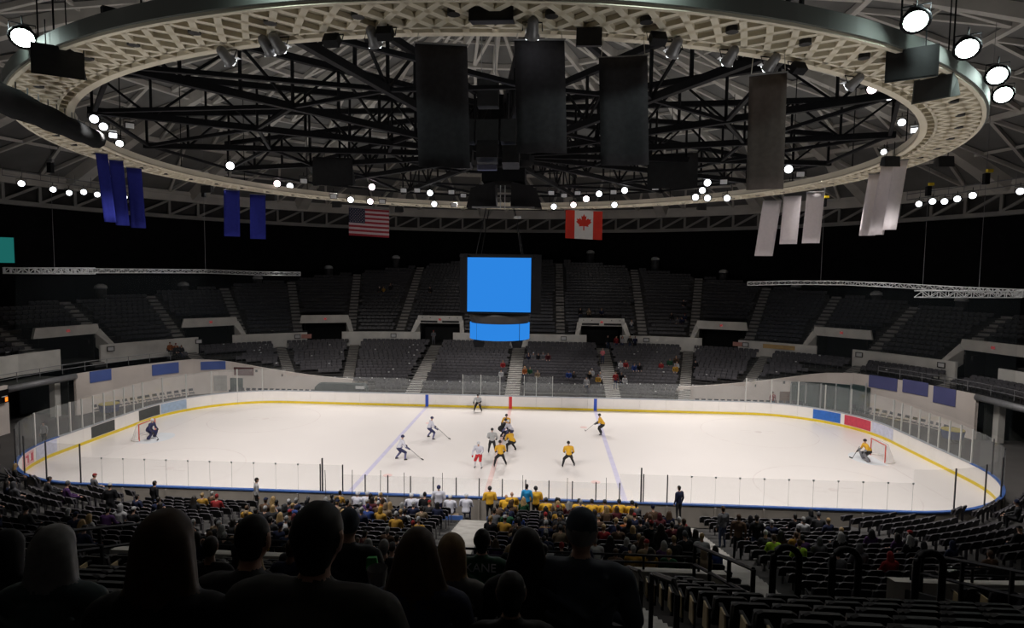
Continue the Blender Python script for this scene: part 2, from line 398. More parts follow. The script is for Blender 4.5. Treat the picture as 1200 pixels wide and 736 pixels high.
# ---- fascia between the decks
mb = MB(); r = 28.75; H = row_half(r); N = 520; prev = None
for i in range(N+1):
    s = -H+2*H*i/N; p = row_pt(r, s); q = row_pt(r+.22, s*row_half(r+.22)/H)
    if prev and not in_vom((p[0]+prev[0][0])/2, (p[1]+prev[0][1])/2, 1.9):
        a, b = prev; z0, z1 = 3.75, 5.55
        mb.add([(a[0], a[1], z0), (p[0], p[1], z0), (p[0], p[1], z1), (a[0], a[1], z1), (b[0], b[1], z1), (q[0], q[1], z1), (b[0], b[1], z0), (q[0], q[1], z0)], [(0, 1, 2, 3), (3, 2, 5, 4), (4, 5, 7, 6)])
    prev = (p, q)
S(mb.build('wall_fascia', CONC), 'pale concrete fascia band between lower and upper decks', 'wall')
# ---- vomitories
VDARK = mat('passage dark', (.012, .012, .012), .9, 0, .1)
vn = 0; VLAB = {}
for c, d in VOMS:
    s = np.array([d[1], -d[0]])            # sideways
    far = d[1] > 0
    if not far and abs(c[0]) != 10: continue
    vn += 1; ang = math.atan2(s[1], s[0])
    base = c+d*30.6
    root = empty('door_%d' % vn, (base[0], base[1], 4.0), ang)
    side = 'left' if base[0] < 0 else 'right'
    where = ('far side' if far else 'near side'); k = sum(1 for v in VLAB if v[:2] == (where, side))+1; VLAB[(where, side, k)] = 1
    S(root, 'dark %s passage opening through the upper deck on the %s, %s from the middle' % (side, where, nth(k)), 'passage')
    if far:
        MB().prism([(-2.95, 2.5), (2.95, 2.5), (2.75, 3.45), (-2.75, 3.45)], -.12, .25).build('header', CONC, root)
        if abs(c[0]) == 10:
            for sx in (-1.35, 1.35): MB().box((sx, -.14, 2.72), (2.1, .06, .24)).build('vent_slot', SIGNK, root)
            for sx in (-2.2, -1.2, 1.2, 2.2): MB().box((sx, -.14, 3.2), (.1, .06, .1)).build('lamp_hole', SIGNK, root)
        MB().box((0, -.15, 3.0), (.3, .07, .24)).build('exit_sign', EXITR, root)
        for sg in (-1, 1):
            if abs(c[0]) != 10 and (sg > 0) == (base[0] > 0): continue
            MB().add([(sg*2.5, -.1, 2.55), (sg*2.95, -.1, 3.0), (sg*3.3, -1.75, 1.5), (sg*2.8, -1.75, 1.5), (sg*2.5, -.1, 1.2), (sg*2.8, -1.75, .2)], [(0, 1, 2, 3), (0, 3, 5, 4)]).build('cheek_wall', CONC, root)
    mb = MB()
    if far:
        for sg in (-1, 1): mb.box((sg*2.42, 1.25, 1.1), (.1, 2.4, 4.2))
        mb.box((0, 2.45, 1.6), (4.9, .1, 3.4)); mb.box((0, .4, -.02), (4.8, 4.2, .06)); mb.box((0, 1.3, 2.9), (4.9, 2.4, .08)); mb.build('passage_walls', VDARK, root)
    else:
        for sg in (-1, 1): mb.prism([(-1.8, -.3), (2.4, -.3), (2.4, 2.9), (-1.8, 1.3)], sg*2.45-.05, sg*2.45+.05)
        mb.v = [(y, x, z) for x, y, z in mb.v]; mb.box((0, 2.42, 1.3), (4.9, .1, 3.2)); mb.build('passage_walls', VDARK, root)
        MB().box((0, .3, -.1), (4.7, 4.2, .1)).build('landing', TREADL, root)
# ---- end walls of the arena floor
def wall_line(sx):
    pts = [(sx*x, 17.2) for x in np.linspace(15.2, 29.6, 16)]+[(sx*31.0, 16.95), (sx*32.3, 16.3)]
    pts += [tuple(pol(25.6, th, sx)) for th in np.linspace(math.radians(51.5), math.radians(76), 8)]
    return pts
def rake(x, y): return .92+.245*(max(rad(x, y), 15.5)-14.5)
def wall_mesh(pts, thick=.25, top=None):
    mb = MB(); pts = [np.array(p) for p in pts]
    c = np.zeros(2); A = []; B = []
    for i, p in enumerate(pts):
        d = pts[min(i+1, len(pts)-1)]-pts[max(i-1, 0)]; d /= np.linalg.norm(d); nrm = np.array([-d[1], d[0]])
        if nrm@p < 0: nrm = -nrm
        z = top if top else rake(*p)
        A.append((p, z)); B.append((p+nrm*thick, z))
    mb.loft([(p[0], p[1], -.05) for p, z in A], [(p[0], p[1], z) for p, z in A]); mb.loft([(p[0], p[1], z) for p, z in A], [(p[0], p[1], z) for p, z in B]); mb.loft([(p[0], p[1], z) for p, z in B], [(p[0], p[1], -.05) for p, z in B])
    return mb
for sx, nm in ((-1, 'left'), (1, 'right')):
    S(wall_mesh(wall_line(sx)).build('wall_%s_corner' % nm, CONCW), 'beige concrete wall curving round the far %s corner behind the glass' % nm, 'wall')
    pts = [tuple(pol(25.6, math.radians(a), sx)) for a in np.linspace(89.2, 112, 8)]
    S(wall_mesh(pts, .3, 3.75).build('wall_%s_end' % nm, CONCW), 'pale concrete wall beside the dark tunnel at the %s end' % nm, 'wall')
    # tunnel box and its roller shutter
    t = S(empty('door_%d' % (20+(sx > 0)), (sx*38.3, 3.3, 0)), 'wide dark service tunnel with roller shutter at the %s end' % nm, 'tunnel')
    mb = MB(); mb.box((sx*5.5, 0, 1.6), (.2, 6.4, 3.4)); mb.box((sx*3, -3.1, 1.6), (5.2, .15, 3.4)); mb.box((sx*3, 3.1, 1.6), (5.2, .15, 3.4)); mb.box((sx*3.2, 0, 3.32), (5.2, 6.2, .1)); mb.build('tunnel_walls', mat('tunnel grey', (.06, .065, .06), .8), t)
    MB().tube([(sx*-.35, 3.0, 3.42), (sx*.35, -3.0, 3.42)], .27, 12).build('shutter_roll', GREYM, t, True)
    MB().box((sx*.9, 2.2, 1.5), (.5, .6, 3.0)).build('column', CONC, t)
# panels hung on the concrete wall
def wall_panel(px0, px1, py0, py1, m, name, label, sx, cat='panel', off=.06):
    pts = wall_line(sx); best = None; line = []
    for i in range(len(pts)-1):
        for t in np.linspace(0, 1, 30): line.append(np.array(pts[i])*(1-t)+np.array(pts[i+1])*t)
    def hit(px, py):
        b = None
        for p in line:
            x, y, D = project((p[0], p[1], 2.5))
            if b is None or abs(x-px) < b[0]: b = (abs(x-px), p, D)
        p = b[1]; # height on that vertical whose image row is py
        lo, hi = -2, 8
        for _ in range(30):
            m_ = (lo+hi)/2
            if project((p[0], p[1], m_))[1] > py: lo = m_
            else: hi = m_
        return p, lo
    cols = [hit(px, (py0+py1)/2) for px in np.linspace(px0, px1, 5)]
    pm = cols[2][0]; top = hit((px0+px1)/2, py0)[1]; bot = hit((px0+px1)/2, py1)[1]
    row = [c[0]*(1-off/np.linalg.norm(c[0])) for c in cols]; row2 = [c[0]*(1-(off-.05)/np.linalg.norm(c[0])) for c in cols]
    mb = MB(); A = [(p[0], p[1], bot) for p in row]; B = [(p[0], p[1], top) for p in row]; C = [(p[0], p[1], top) for p in row2]; D = [(p[0], p[1], bot) for p in row2]
    mb.loft(A, B); mb.loft(B, C); mb.loft(C, D); mb.loft(D, A); mb.add([A[0], B[0], C[0], D[0]], [(0, 1, 2, 3)]); mb.add([A[-1], D[-1], C[-1], B[-1]], [(0, 1, 2, 3)])
    o = mb.build(name, m); 
    if label: tag(o, label, cat)
    return o, row, bot, top
for a, lab in (((105, 130, 434, 447), 'blue blank panel on the left wall nearest the tunnel'), ((178, 209, 426, 438.5), 'largest blue blank panel in the middle of the left wall'), ((235, 264, 423.5, 433), 'slim blue blank panel on left wall beside the maroon one')):
    wall_panel(*a, PANELB, 'wall_panel', lab, -1)
wall_panel(274, 297, 430.5, 440, MAROON, 'wall_panel', 'maroon blank panel on the left concrete wall', -1)
for a, lab in (((1018, 1051, 441.5, 456), 'violet blank panel on right wall nearest the glazed booth'), ((1058, 1087, 446.5, 462), 'violet blank panel, middle one on the right wall'), ((1094, 1120, 454.5, 474), 'violet blank panel on right wall nearest the tunnel')):
    wall_panel(*a, PANELV, 'wall_panel', lab, 1)
d1, _, _, _ = wall_panel(269, 284, 443, 474, mat('green door', (.05, .075, .07), .6), 'door_30', None, -1); S(d1, 'dark green door in the left concrete wall', 'door')
d2, _, _, _ = wall_panel(250, 265, 440, 458, mat('shutter pale', (.42, .40, .38), .6), 'window_30', None, -1); S(d2, 'pale shuttered hatch beside the green door', 'hatch')
# glazed booth in the right wall
b0, row, bot, top = wall_panel(928, 1021, 449, 485, mat('booth dark', (.035, .05, .05), .5), 'window_1', None, 1, off=.10); S(b0, 'row of tall dark booth windows in the right concrete wall', 'window')
for i in range(6):
    q, _, _, _ = wall_panel(928+i*17.6, 929.6+i*17.6, 449, 486, ALU, 'mullion', None, 1, off=.22); q.parent = b0
for i in range(5):
    q, _, _, _ = wall_panel(929.8+i*17.6, 944.6+i*17.6, 451, 485, GLASSD, 'pane', None, 1, off=.17); q.parent = b0
q, _, _, _ = wall_panel(915, 926.5, 459, 478, mat('hatch brown', (.16, .09, .06), .6), 'window_2', None, 1); S(q, 'small brown framed hatch left of the glazed booth', 'hatch')
# ---- outer drum: black curtain, frieze, bands
def drum(R, z0, z1, m, name, k=96):
    mb = MB(); A = [(R*math.cos(2*PI*i/k), R*math.sin(2*PI*i/k), z0) for i in range(k)]; B = [(p[0], p[1], z1) for p in A]
    mb.loft(A, B, closed=True); return mb.build(name, m)
S(drum(53.2, -.1, 19.4, CURTAIN, 'wall_outer'), 'black curtained outer wall behind the upper deck', 'wall')
def ringbeam(R, w, z0, z1, m, name, parent=None, k=96):
    mb = MB(); P4 = [(R, z0), (R, z1), (R+w, z1), (R+w, z0)]
    rows = [[(r*math.cos(2*PI*i/k), r*math.sin(2*PI*i/k), z) for i in range(k)] for r, z in P4]
    for i in range(4): mb.loft(rows[i], rows[(i+1) % 4], closed=True)
    return mb.build(name, m, parent)
FRM = mat('frieze concrete', (.30, .295, .28), .85, 0, .1, .5)
fz = S(empty('trim_1', (0, 0, 19.2)), 'grey concrete truss frieze round the foot of the dome', 'frieze')
def zoff(o): o.location = (0, 0, -19.2); return o
zoff(ringbeam(52.4, .6, 19.2, 19.65, FRM, 'bottom_chord', fz)); zoff(ringbeam(52.4, .6, 21.35, 22.3, RIBM, 'top_band', fz))
zoff(ringbeam(53.0, .1, 19.3, 22.4, TIER, 'backing', fz))
NB = 96; w = 2*PI/NB
me = MB().bar((52.6, 0, .4), (52.6, 0, 2.2), .28).bar((52.6*math.cos(w), 52.6*math.sin(w), .4), (52.6, 0, 2.2), .26).mesh('frieze_strut', FRM)
for i in range(NB): link('frieze_strut', me, fz, None, i*w)
# ---- dome
DR_, DH, DZ = 53.1, 11.2, 33.5; RS = (DR_**2+DH**2)/(2*DH)
def dz(R): return DZ-(RS-math.sqrt(RS*RS-R*R))
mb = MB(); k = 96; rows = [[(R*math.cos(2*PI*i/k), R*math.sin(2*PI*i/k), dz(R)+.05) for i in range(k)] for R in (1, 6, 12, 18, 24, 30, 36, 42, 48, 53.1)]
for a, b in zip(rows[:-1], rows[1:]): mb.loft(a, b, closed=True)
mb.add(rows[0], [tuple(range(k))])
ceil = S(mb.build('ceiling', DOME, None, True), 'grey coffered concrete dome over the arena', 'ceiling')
BANDS = [6, 15, 24, 33, 42, 52.4]
# main ribs: widening toward the springing
def rib_mesh():
    mb = MB(); Rs = np.linspace(3, 52.6, 14); L = []
    for R in Rs:
        wd = .25+.95*(R/53)**3; dp = .55+.5*(R/53)
        L.append([(R, -wd, dz(R)), (R, -wd*.6, dz(R)-dp), (R, wd*.6, dz(R)-dp), (R, wd, dz(R))])
    for a, b in zip(L[:-1], L[1:]): mb.loft(a, b)
    return mb.mesh('main_rib', RIBM)
me = rib_mesh()
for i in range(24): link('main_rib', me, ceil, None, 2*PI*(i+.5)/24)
for R in BANDS: 
    k = 96; mb = MB(); rw = .22
    P4 = [(R-rw, dz(R)), (R-rw, dz(R)-.42), (R+rw, dz(R)-.42), (R+rw, dz(R))]
    rows = [[(r*math.cos(2*PI*i/k), r*math.sin(2*PI*i/k), z) for i in range(k)] for r, z in P4]
    for i in range(3): mb.loft(rows[i], rows[i+1], closed=True)
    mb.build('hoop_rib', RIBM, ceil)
for a, b in zip(BANDS[:-1], BANDS[1:]):
    mb = MB(); half = 2*PI/48; ns = 2 if a < 10 else 4
    for j in range(ns):
        t0, t1 = -half+2*half*j/ns, -half+2*half*(j+1)/ns
        ra, rb = (a, b) if j % 2 == 0 else (b, a)
        mb.bar((ra*math.cos(t0), ra*math.sin(t0), dz(ra)-.15), (rb*math.cos(t1), rb*math.sin(t1), dz(rb)-.15), .26, .34)
    m_ = (a+b)/2
    mb.bar((m_*math.cos(-half), m_*math.sin(-half), dz(m_)-.15), (m_*math.cos(half), m_*math.sin(half), dz(m_)-.15), .2, .26)
    me = mb.mesh('lattice_rib', RIBM)
    for i in range(24): link('lattice_rib', me, ceil, None, 2*PI*i/24)

# ================================================================== LIGHTING RING
RZ, RI, RO = 20.3, 25.15, 27.4
ring = empty('lighting_ring', (0, 0, RZ), 0, 'huge beige coffered lighting ring hung below the dome', 'lighting ring')
def rlow(o): o.location = (0, 0, -RZ); return o
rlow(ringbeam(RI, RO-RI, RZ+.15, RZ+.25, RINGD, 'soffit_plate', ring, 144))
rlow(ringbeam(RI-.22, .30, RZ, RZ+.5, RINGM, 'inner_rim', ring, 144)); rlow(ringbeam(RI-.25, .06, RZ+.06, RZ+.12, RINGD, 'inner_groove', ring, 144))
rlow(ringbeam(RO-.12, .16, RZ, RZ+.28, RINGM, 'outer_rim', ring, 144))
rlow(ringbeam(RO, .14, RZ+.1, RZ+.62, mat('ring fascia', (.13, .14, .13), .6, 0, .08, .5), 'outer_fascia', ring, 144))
NC = 180; st = 2*PI/NC
def rp(R, a, z): return (R*math.cos(a), R*math.sin(a), z)
def coffer(sg):
    mb = MB(); K = 4; wd = .10
    for i in range(K):
        R0, R1 = RI+.42+(RO-.1-RI-.42)*i/K, RI+.42+(RO-.1-RI-.42)*(i+1)/K; a0, a1 = sg*1.5*st*i/K, sg*1.5*st*(i+1)/K
        A = [rp(R0, a0-wd/R0*1.3, 0), rp(R0, a0+wd/R0*1.3, 0)]; B = [rp(R1, a1-wd/R1*1.3, 0), rp(R1, a1+wd/R1*1.3, 0)]
        A2 = [(p[0], p[1], .16) for p in A]; B2 = [(p[0], p[1], .16) for p in B]
        mb.add(A+B+A2+B2, [(0, 1, 3, 2), (0, 2, 6, 4), (1, 5, 7, 3)])
    mb.add([rp(RI+.05, -wd/RI, 0), rp(RI+.05, wd/RI, 0), rp(RI+.42, -wd/RI, 0), rp(RI+.42, wd/RI, 0), rp(RI+.05, -wd/RI, .21), rp(RI+.05, wd/RI, .21), rp(RI+.42, -wd/RI, .21), rp(RI+.42, wd/RI, .21)], [(0, 1, 3, 2), (0, 2, 6, 4), (1, 5, 7, 3)])
    return mb
a, b = coffer(1), coffer(-1); a.add(b.v, b.f); me = a.mesh('coffer_rib', RINGM)
for i in range(NC): link('coffer_rib', me, ring, None, i*st)
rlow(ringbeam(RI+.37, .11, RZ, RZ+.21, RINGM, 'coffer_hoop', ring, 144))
me = MB().tube([(26.5, 0, -.005), (26.5, 0, .14)], .19, 12).mesh('downlight_hole', SIGNK)
for i in range(60): link('downlight_hole', me, ring, None, (i+.25)*2*PI/60)
me = MB().tube([(26.2, 0, .25), (26.2, 0, dz(26.2)-RZ)], .035, 5).mesh('hanger_rod', BLACK)
for i in range(24): link('hanger_rod', me, ring, None, (i+.5)*2*PI/24)
# ---- black spoke rig inside the ring
rig = empty('truss_rig', (0, 0, 22), 0, 'wheel of black steel trusses spanning the inside of the lighting ring', 'truss rig')
NS = 16; zl, zh = -.6, 1.5; mb = MB(); web = MB()
mb.bar((2.2, 0, zl), (24.6, 0, zl), .30, .36).bar((2.2, 0, zh+1.0), (24.6, 0, zh), .30, .34)
xs = np.linspace(2.6, 24.4, 9)
for i, x in enumerate(xs):
    zt = zh+1.0*(1-(x-2.2)/22.4); web.bar((x, 0, zl), (x, 0, zt), .13)
    if i < len(xs)-1:
        x2 = xs[i+1]; zt2 = zh+1.0*(1-(x2-2.2)/22.4)
        web.bar((x, 0, zl), (x2, 0, zt2), .12) if i % 2 else web.bar((x, 0, zt), (x2, 0, zl), .12)
mc, mw = mb.mesh('spoke_truss', BLACK), web.mesh('web_bars', BLACK)
for i in range(NS):
    t = link('spoke_truss', mc, rig, None, 2*PI*(i+.35)/NS); link('web_bars', mw, t)
for R in (8.0, 16.2, 24.3):
    for i in range(NS):
        a0, a1 = 2*PI*(i+.35)/NS, 2*PI*(i+1.35)/NS
        mb = MB().bar((R*math.cos(a0), R*math.sin(a0), zl), (R*math.cos(a1), R*math.sin(a1), zl), .18)
        if R > 20: mb.bar((R*math.cos(a0), R*math.sin(a0), zl), ((R-8)*math.cos(a1), (R-8)*math.sin(a1), zl), .2)
        mb.build('cross_brace', BLACK, rig)
MB().tube([(0, 0, -1.2), (0, 0, 3)], 2.3, 12).build('hub_drum', BLACK, rig)
# ================================================================== HUNG THINGS
DARKC = mat('scoreboard casing', (.006, .006, .007), .7, 0, .1, 4, .1)
# ---- centre-hung scoreboard
sb = empty('scoreboard', (-.05, 0, 12.2), 0, 'four-sided hanging scoreboard with bright blue blank screens over centre ice', 'scoreboard')
MB().box((0, 0, 0), (4.9, 4.9, 4.1)).build('body', DARKC, sb)
for i in range(4):
    a = i*PI/2
    MB().box((0, -2.55, -.05), (4.62, .1, 3.72)).build('screen', SCREEN, sb, rz=a)
    MB().box((0, -2.53, 1.9), (4.9, .2, .18)).build('screen_visor', DARKC, sb, rz=a)
    MB().add([(2.36, -2.6, -2.0), (3.0, -2.0, -2.0), (3.0, -2.0, 2.05), (2.36, -2.6, 2.05), (2.3, -2.3, -2.0), (2.3, -2.3, 2.05)], [(0, 1, 2, 3), (0, 3, 5, 4), (0, 4, 1), (3, 2, 5)]).build('corner_panel', DARKC, sb, rz=a)
MB().tube([(0, 0, -2.05), (0, 0, -2.35), (0, 0, -2.75), (0, 0, -4.05)], [2.25, 2.2, 2.1, 2.1], 32).build('lower_drum', mat('drum band', (.03, .026, .024), .5), sb, True)
for i in range(4):
    mb = MB(); A = [(2.18*math.sin(t), -2.18*math.cos(t), -2.82) for t in np.linspace(-.76, .76, 12)]; B = [(p[0], p[1], -3.98) for p in A]
    C = [(p[0]*.97, p[1]*.97, p[2]) for p in A]; D = [(p[0]*.97, p[1]*.97, p[2]) for p in B]
    mb.loft(B, A); mb.loft(A, C); mb.loft(C, D); mb.loft(D, B); mb.build('ring_display', SCREEN, sb, True, rz=i*PI/2)
for x in (-1.35, 1.35):
    MB().add([(x-.42, -1.7, -4.05), (x+.42, -1.7, -4.05), (x+.3, -1.6, -4.5), (x-.3, -1.6, -4.5), (x-.42, -1.1, -4.05), (x+.42, -1.1, -4.05), (x+.3, -1.2, -4.5), (x-.3, -1.2, -4.5)], [(0, 3, 2, 1), (4, 5, 6, 7), (3, 7, 6, 2), (0, 4, 7, 3), (1, 2, 6, 5), (0, 1, 5, 4)]).build('under_speaker', DARKC, sb)
for x in (-1.6, 1.6):
    for y in (-1.6, 1.6): MB().tube([(x, y, 2), (x*.6, y*.6, 5.4)], .03, 5).build('hoist_cable', BLACK, sb)
# hoist frame above the scoreboard
hf = empty('winch_rig', (.2, 0, 18.6), 0, 'black hoist frame with angled boxes above the scoreboard', 'hoist')
MB().box((0, 0, 1.2), (3.0, 3.0, .9)).build('frame', BLACK, hf)
for sx in (-1, 1):
    MB().add([(sx*.6, -1.6, .7), (sx*2.3, -1.2, .3), (sx*2.7, -.6, -1.0), (sx*.5, -1.0, -.9), (sx*.6, .6, .7), (sx*2.3, .6, .3), (sx*2.7, .6, -1.0), (sx*.5, .6, -.9)], [(0, 1, 2, 3), (4, 7, 6, 5), (0, 4, 5, 1), (3, 2, 6, 7), (1, 5, 6, 2), (0, 3, 7, 4)]).build('motor_box', BLACK, hf)
    MB().box((sx*.16, -1.7, -.4), (.06, .06, 1.6)).build('guide_bar', ALU, hf)
MB().box((0, -1.2, -1.05), (4.4, .2, .1)).build('lower_bar', GREYM, hf)
MB().box((1.0, -1.2, -1.75), (.5, .3, .16)).build('pendant_lamp', LENSD, hf)
# speaker cluster at the hub
sc = empty('speaker_cluster', (.2, -12.0, 18.5), 0, 'black loudspeaker cluster hanging at the middle of the truss rig', 'speaker cluster')
SPK = mat('speaker cloth', (.022, .022, .024), .7, 0, .2, 3)
for nm, c, s, rx in (('top_cabinet', (0, 0, 5.2), (1.5, 1.0, 1.9), 0), ('middle_cabinet', (0, -.1, 2.5), (1.6, 1.0, 1.5), -.1), ('side_cabinet', (-1.5, 0, 2.5), (1.1, 1.0, 1.6), -.1), ('side_cabinet', (1.5, 0, 2.5), (1.1, 1.0, 1.6), -.1), ('lower_cabinet', (0, -.2, 1.0), (1.5, 1.0, 1.3), -.35), ('lower_cabinet', (-1.7, -.1, .7), (1.2, 1.0, 1.4), -.35), ('lower_cabinet', (1.7, -.1, .7), (1.2, 1.0, 1.4), -.35)):
    MB().box(c, s, 0, rx).build(nm, SPK, sc)
MB().box((0, -.4, -.1), (1.4, .5, .35)).build('horn_grille', mat('grille violet grey', (.09, .09, .14), .5), sc)
for x in (-.5, .5): MB().tube([(x, 0, 6), (x, 0, 10.5)], .03, 5).build('chain', ALU, sc)
sc.scale = (.72, .72, .72)
# ---- cloth hung from the ring
def cloth(name, px, py0, py1, wpx, ztop, m, label, cat, group=None, dist=None, strings=0, wave=.05, yaw=None, lean=0.0, nx=6, nz=8):
    p = at_z((px, py0), ztop) if dist is None else at_d((px, py0), dist)
    D = project(p)[2]; wd = wpx*D/FPX; lo, hi = p[2]-12, p[2]
    for _ in range(30):
        m_ = (lo+hi)/2
        if project((p[0], p[1], m_))[1] > py1: lo = m_
        else: hi = m_
    h = p[2]-lo
    az = math.atan2(p[1]-CAM[1], p[0]-CAM[0])-PI/2 if yaw is None else yaw
    root = empty(name, tuple(p), az, label, cat, group)
    V = []; ph = random.random()*6
    for layer in (0, 1):
        for j in range(nz+1):
            for i in range(nx+1):
                x = -wd/2+wd*i/nx; z = -h*j/nz; y = wave*math.sin(i*1.3+ph)*(.3+j/nz)+layer*.02+.03*math.sin(j*.8+ph)
                V.append((x+lean*z, y, z))
    F = []; K = (nx+1)*(nz+1)
    for j in range(nz):
        for i in range(nx):
            a = j*(nx+1)+i; b = a+nx+1; F.append((a, b, b+1, a+1)); F.append((K+a, K+a+1, K+b+1, K+b))
    edge = [i for i in range(nx+1)]+[j*(nx+1)+nx for j in range(1, nz+1)]+[nz*(nx+1)+i for i in range(nx-1, -1, -1)]+[j*(nx+1) for j in range(nz-1, 0, -1)]
    for i in range(len(edge)): a, b = edge[i], edge[(i+1) % len(edge)]; F.append((a, b, K+b, K+a))
    MB().add(V, F).build('cloth', m, root, True)
    MB().tube([(-wd/2-.03, .01, .02), (wd/2+.03, .01, .02)], .03, 6).build('top_rod', GREYM, root)
    for k in range(strings):
        x = (-.45+.9*k)*wd; MB().tube([(x, .01, .02), (x*.9, .0, .75)], .012, 4).build('string', mat('string', (.5, .48, .42), .8), root)
    return root, wd, h
BANK = mat('black banner cloth', (.058, .056, .062), .9, 0, .12, 6, .1); BANB = mat('brown black banner cloth', (.135, .113, .104), .9, 0, .1, 6, .1)
cloth('banner', 517, 52, 196, 61, 20.0, BANK, 'charcoal hanging banner, leftmost of the four big dark ones', 'banner', 'big dark banners', strings=2, lean=-.03)
cloth('banner', 632, 47, 179, 59, 20.1, BANK, 'charcoal hanging banner nearest above the blue scoreboard', 'banner', 'big dark banners', strings=2, lean=-.04)
cloth('banner', 730, 67, 194, 56, 19.7, BANK, 'charcoal hanging banner between scoreboard and the brownish banner', 'banner', 'big dark banners', strings=2, lean=-.04)
cloth('banner', 900, 87, 222, 41, 19.7, BANB, 'brownish narrow banner, rightmost of the four big dark ones', 'banner', 'big dark banners', strings=2, lean=-.01)
BB = mat('blue banner cloth', (.030, .038, .28), .85, 0, .06, 4, .1); WB = mat('white banner cloth', (.86, .80, .83), .85, 0, .03, 4, .1)
for px, y0, y1, w_, lab, ln in ((119, 180, 260, 12, 'tall blue banner, leftmost of the three by the left ring edge', .1), (136, 188, 264, 14, 'blue banner in the middle of the left group of three', .08), (157, 197, 267, 15, 'blue banner, rightmost of the left group of three', .06), (271.5, 223, 277, 17, 'blue banner, left one of the pair before the national flags', .01), (302, 228, 280, 17, 'blue banner, right one of the pair beside the striped flag', .01)):
    cloth('banner', px, y0, y1, w_, 20.25, BB, lab, 'banner', 'blue banners on the ring', lean=ln*-1+.02)
for px, y0, y1, w_, lab, ln in ((905, 235, 300, 20, 'longest white banner, hanging lowest of the right banners', .11), (929, 230, 286, 19, 'white banner in the middle of the inner right group', .05), (956, 225, 285, 19, 'white banner, rightmost of the inner right group', .05), (1028, 204, 276, 17, 'white banner, leftmost of the group at right ring edge', .1), (1042, 194, 275, 16, 'white banner, middle one of the group at right ring edge', .12), (1056, 188, 269, 14, 'narrow white banner furthest right on the ring', .1)):
    cloth('banner', px, y0, y1, w_, 20.25, WB, lab, 'banner', 'white banners on the ring', lean=ln)
# ---- flags
FR = mat('flag red', (.30, .02, .035), .8, 0, .05); FW = mat('flag white', (.52, .43, .46), .8, 0, .03); FN = mat('flag navy', (.022, .026, .055), .8, 0, .05)
CRED = mat('maple red', (.58, .035, .02), .8, 0, .1, .8); CW = mat('maple white', (.66, .66, .66), .8, 0, .03)
def flag_root(px, py0, py1, wpx, label):
    p = at_z((px, py0), 20.2); D = project(p)[2]; az = math.atan2(p[1]-CAM[1], p[0]-CAM[0])-PI/2
    return empty('flag', tuple(p), az, label, 'flag', 'national flags'), wpx*D/FPX, (py1-py0)*D/FPX
def wavy(x, z, w): return .10*math.sin(x/w*5+.6)
def fpanel(root, name, x0, x1, z0, z1, w, m, y=0, nx=6):
    A = []; B = []
    for i in range(nx+1):
        x = x0+(x1-x0)*i/nx; sag = -.18*(x/w+.5); A.append((x, wavy(x, z0, w)+y, z0+sag)); B.append((x, wavy(x, z1, w)+y, z1+sag))
    mb = MB(); A2 = [(a[0], a[1]+.02, a[2]) for a in A]; B2 = [(a[0], a[1]+.02, a[2]) for a in B]
    mb.loft(B, A); mb.loft(A2, B2); mb.loft(A, A2); mb.loft(B2, B); mb.build(name, m, root); return root
fr, w_, h_ = flag_root(432.5, 244, 276, 46, 'red and white striped flag with navy starred canton')
for i in range(13):
    x0 = -w_/2 if i >= 7 else -w_/2+w_*.40
    fpanel(fr, 'stripe', x0, w_/2, -h_*i/13, -h_*(i+1)/13, w_, FR if i % 2 == 0 else FW)
fpanel(fr, 'canton', -w_/2, -w_/2+w_*.40, 0, -h_*7/13, w_, FN)
stars = MB()
for r_ in range(9):
    for c_ in range(6 if r_ % 2 == 0 else 5):
        x = -w_/2+w_*.40*((c_*2+1+(r_ % 2))/12); z = -h_*7/13*(r_+1)/10-.18*(x/w_+.5); y = wavy(x, 0, w_)-.012; s = .055
        stars.add([(x+s*(1 if k % 2 == 0 else .4)*math.sin(k*PI/5), y, z+s*(1 if k % 2 == 0 else .4)*math.cos(k*PI/5)) for k in range(10)], [tuple(range(9, -1, -1))])
stars.build('stars', FW, fr)['kind'] = 'stuff'
MB().tube([(-w_/2, 0, .1), (w_/2, 0, -.1)], .04, 6).build('top_rod', GREYM, fr)
fr, w_, h_ = flag_root(684.5, 246, 279, 43, 'red and white flag with a red maple leaf')
fpanel(fr, 'red_field', -w_/2, -w_/4, 0, -h_, w_, CRED); fpanel(fr, 'white_field', -w_/4, w_/4, 0, -h_, w_, CW, nx=8); fpanel(fr, 'red_field', w_/4, w_/2, 0, -h_, w_, CRED)
half = [(0, 1), (.12, .72), (.26, .8), (.2, .38), (.42, .58), (.48, .46), (.72, .5), (.64, .3), (.76, .2), (.42, -.12), (.48, -.26), (.06, -.2), (.06, -.62)]
leaf = half+[(-x, z) for x, z in half[::-1] if x > 0]
s = h_*.36; mb = MB(); cz = -h_*.47; k = len(leaf)
pts = [(x*s, z*s+cz) for x, z in leaf]
mb.add([(0, wavy(0, 0, w_)-.02, cz+.1)]+[(x, wavy(x, 0, w_)-.02, z-.18*(x/w_+.5)) for x, z in pts], [(0, 1+(i+1) % k, 1+i) for i in range(k)]); mb.build('maple_leaf', CRED, fr)
MB().tube([(-w_/2, 0, .1), (w_/2, 0, -.1)], .05, 6).build('top_rod', GREYM, fr)

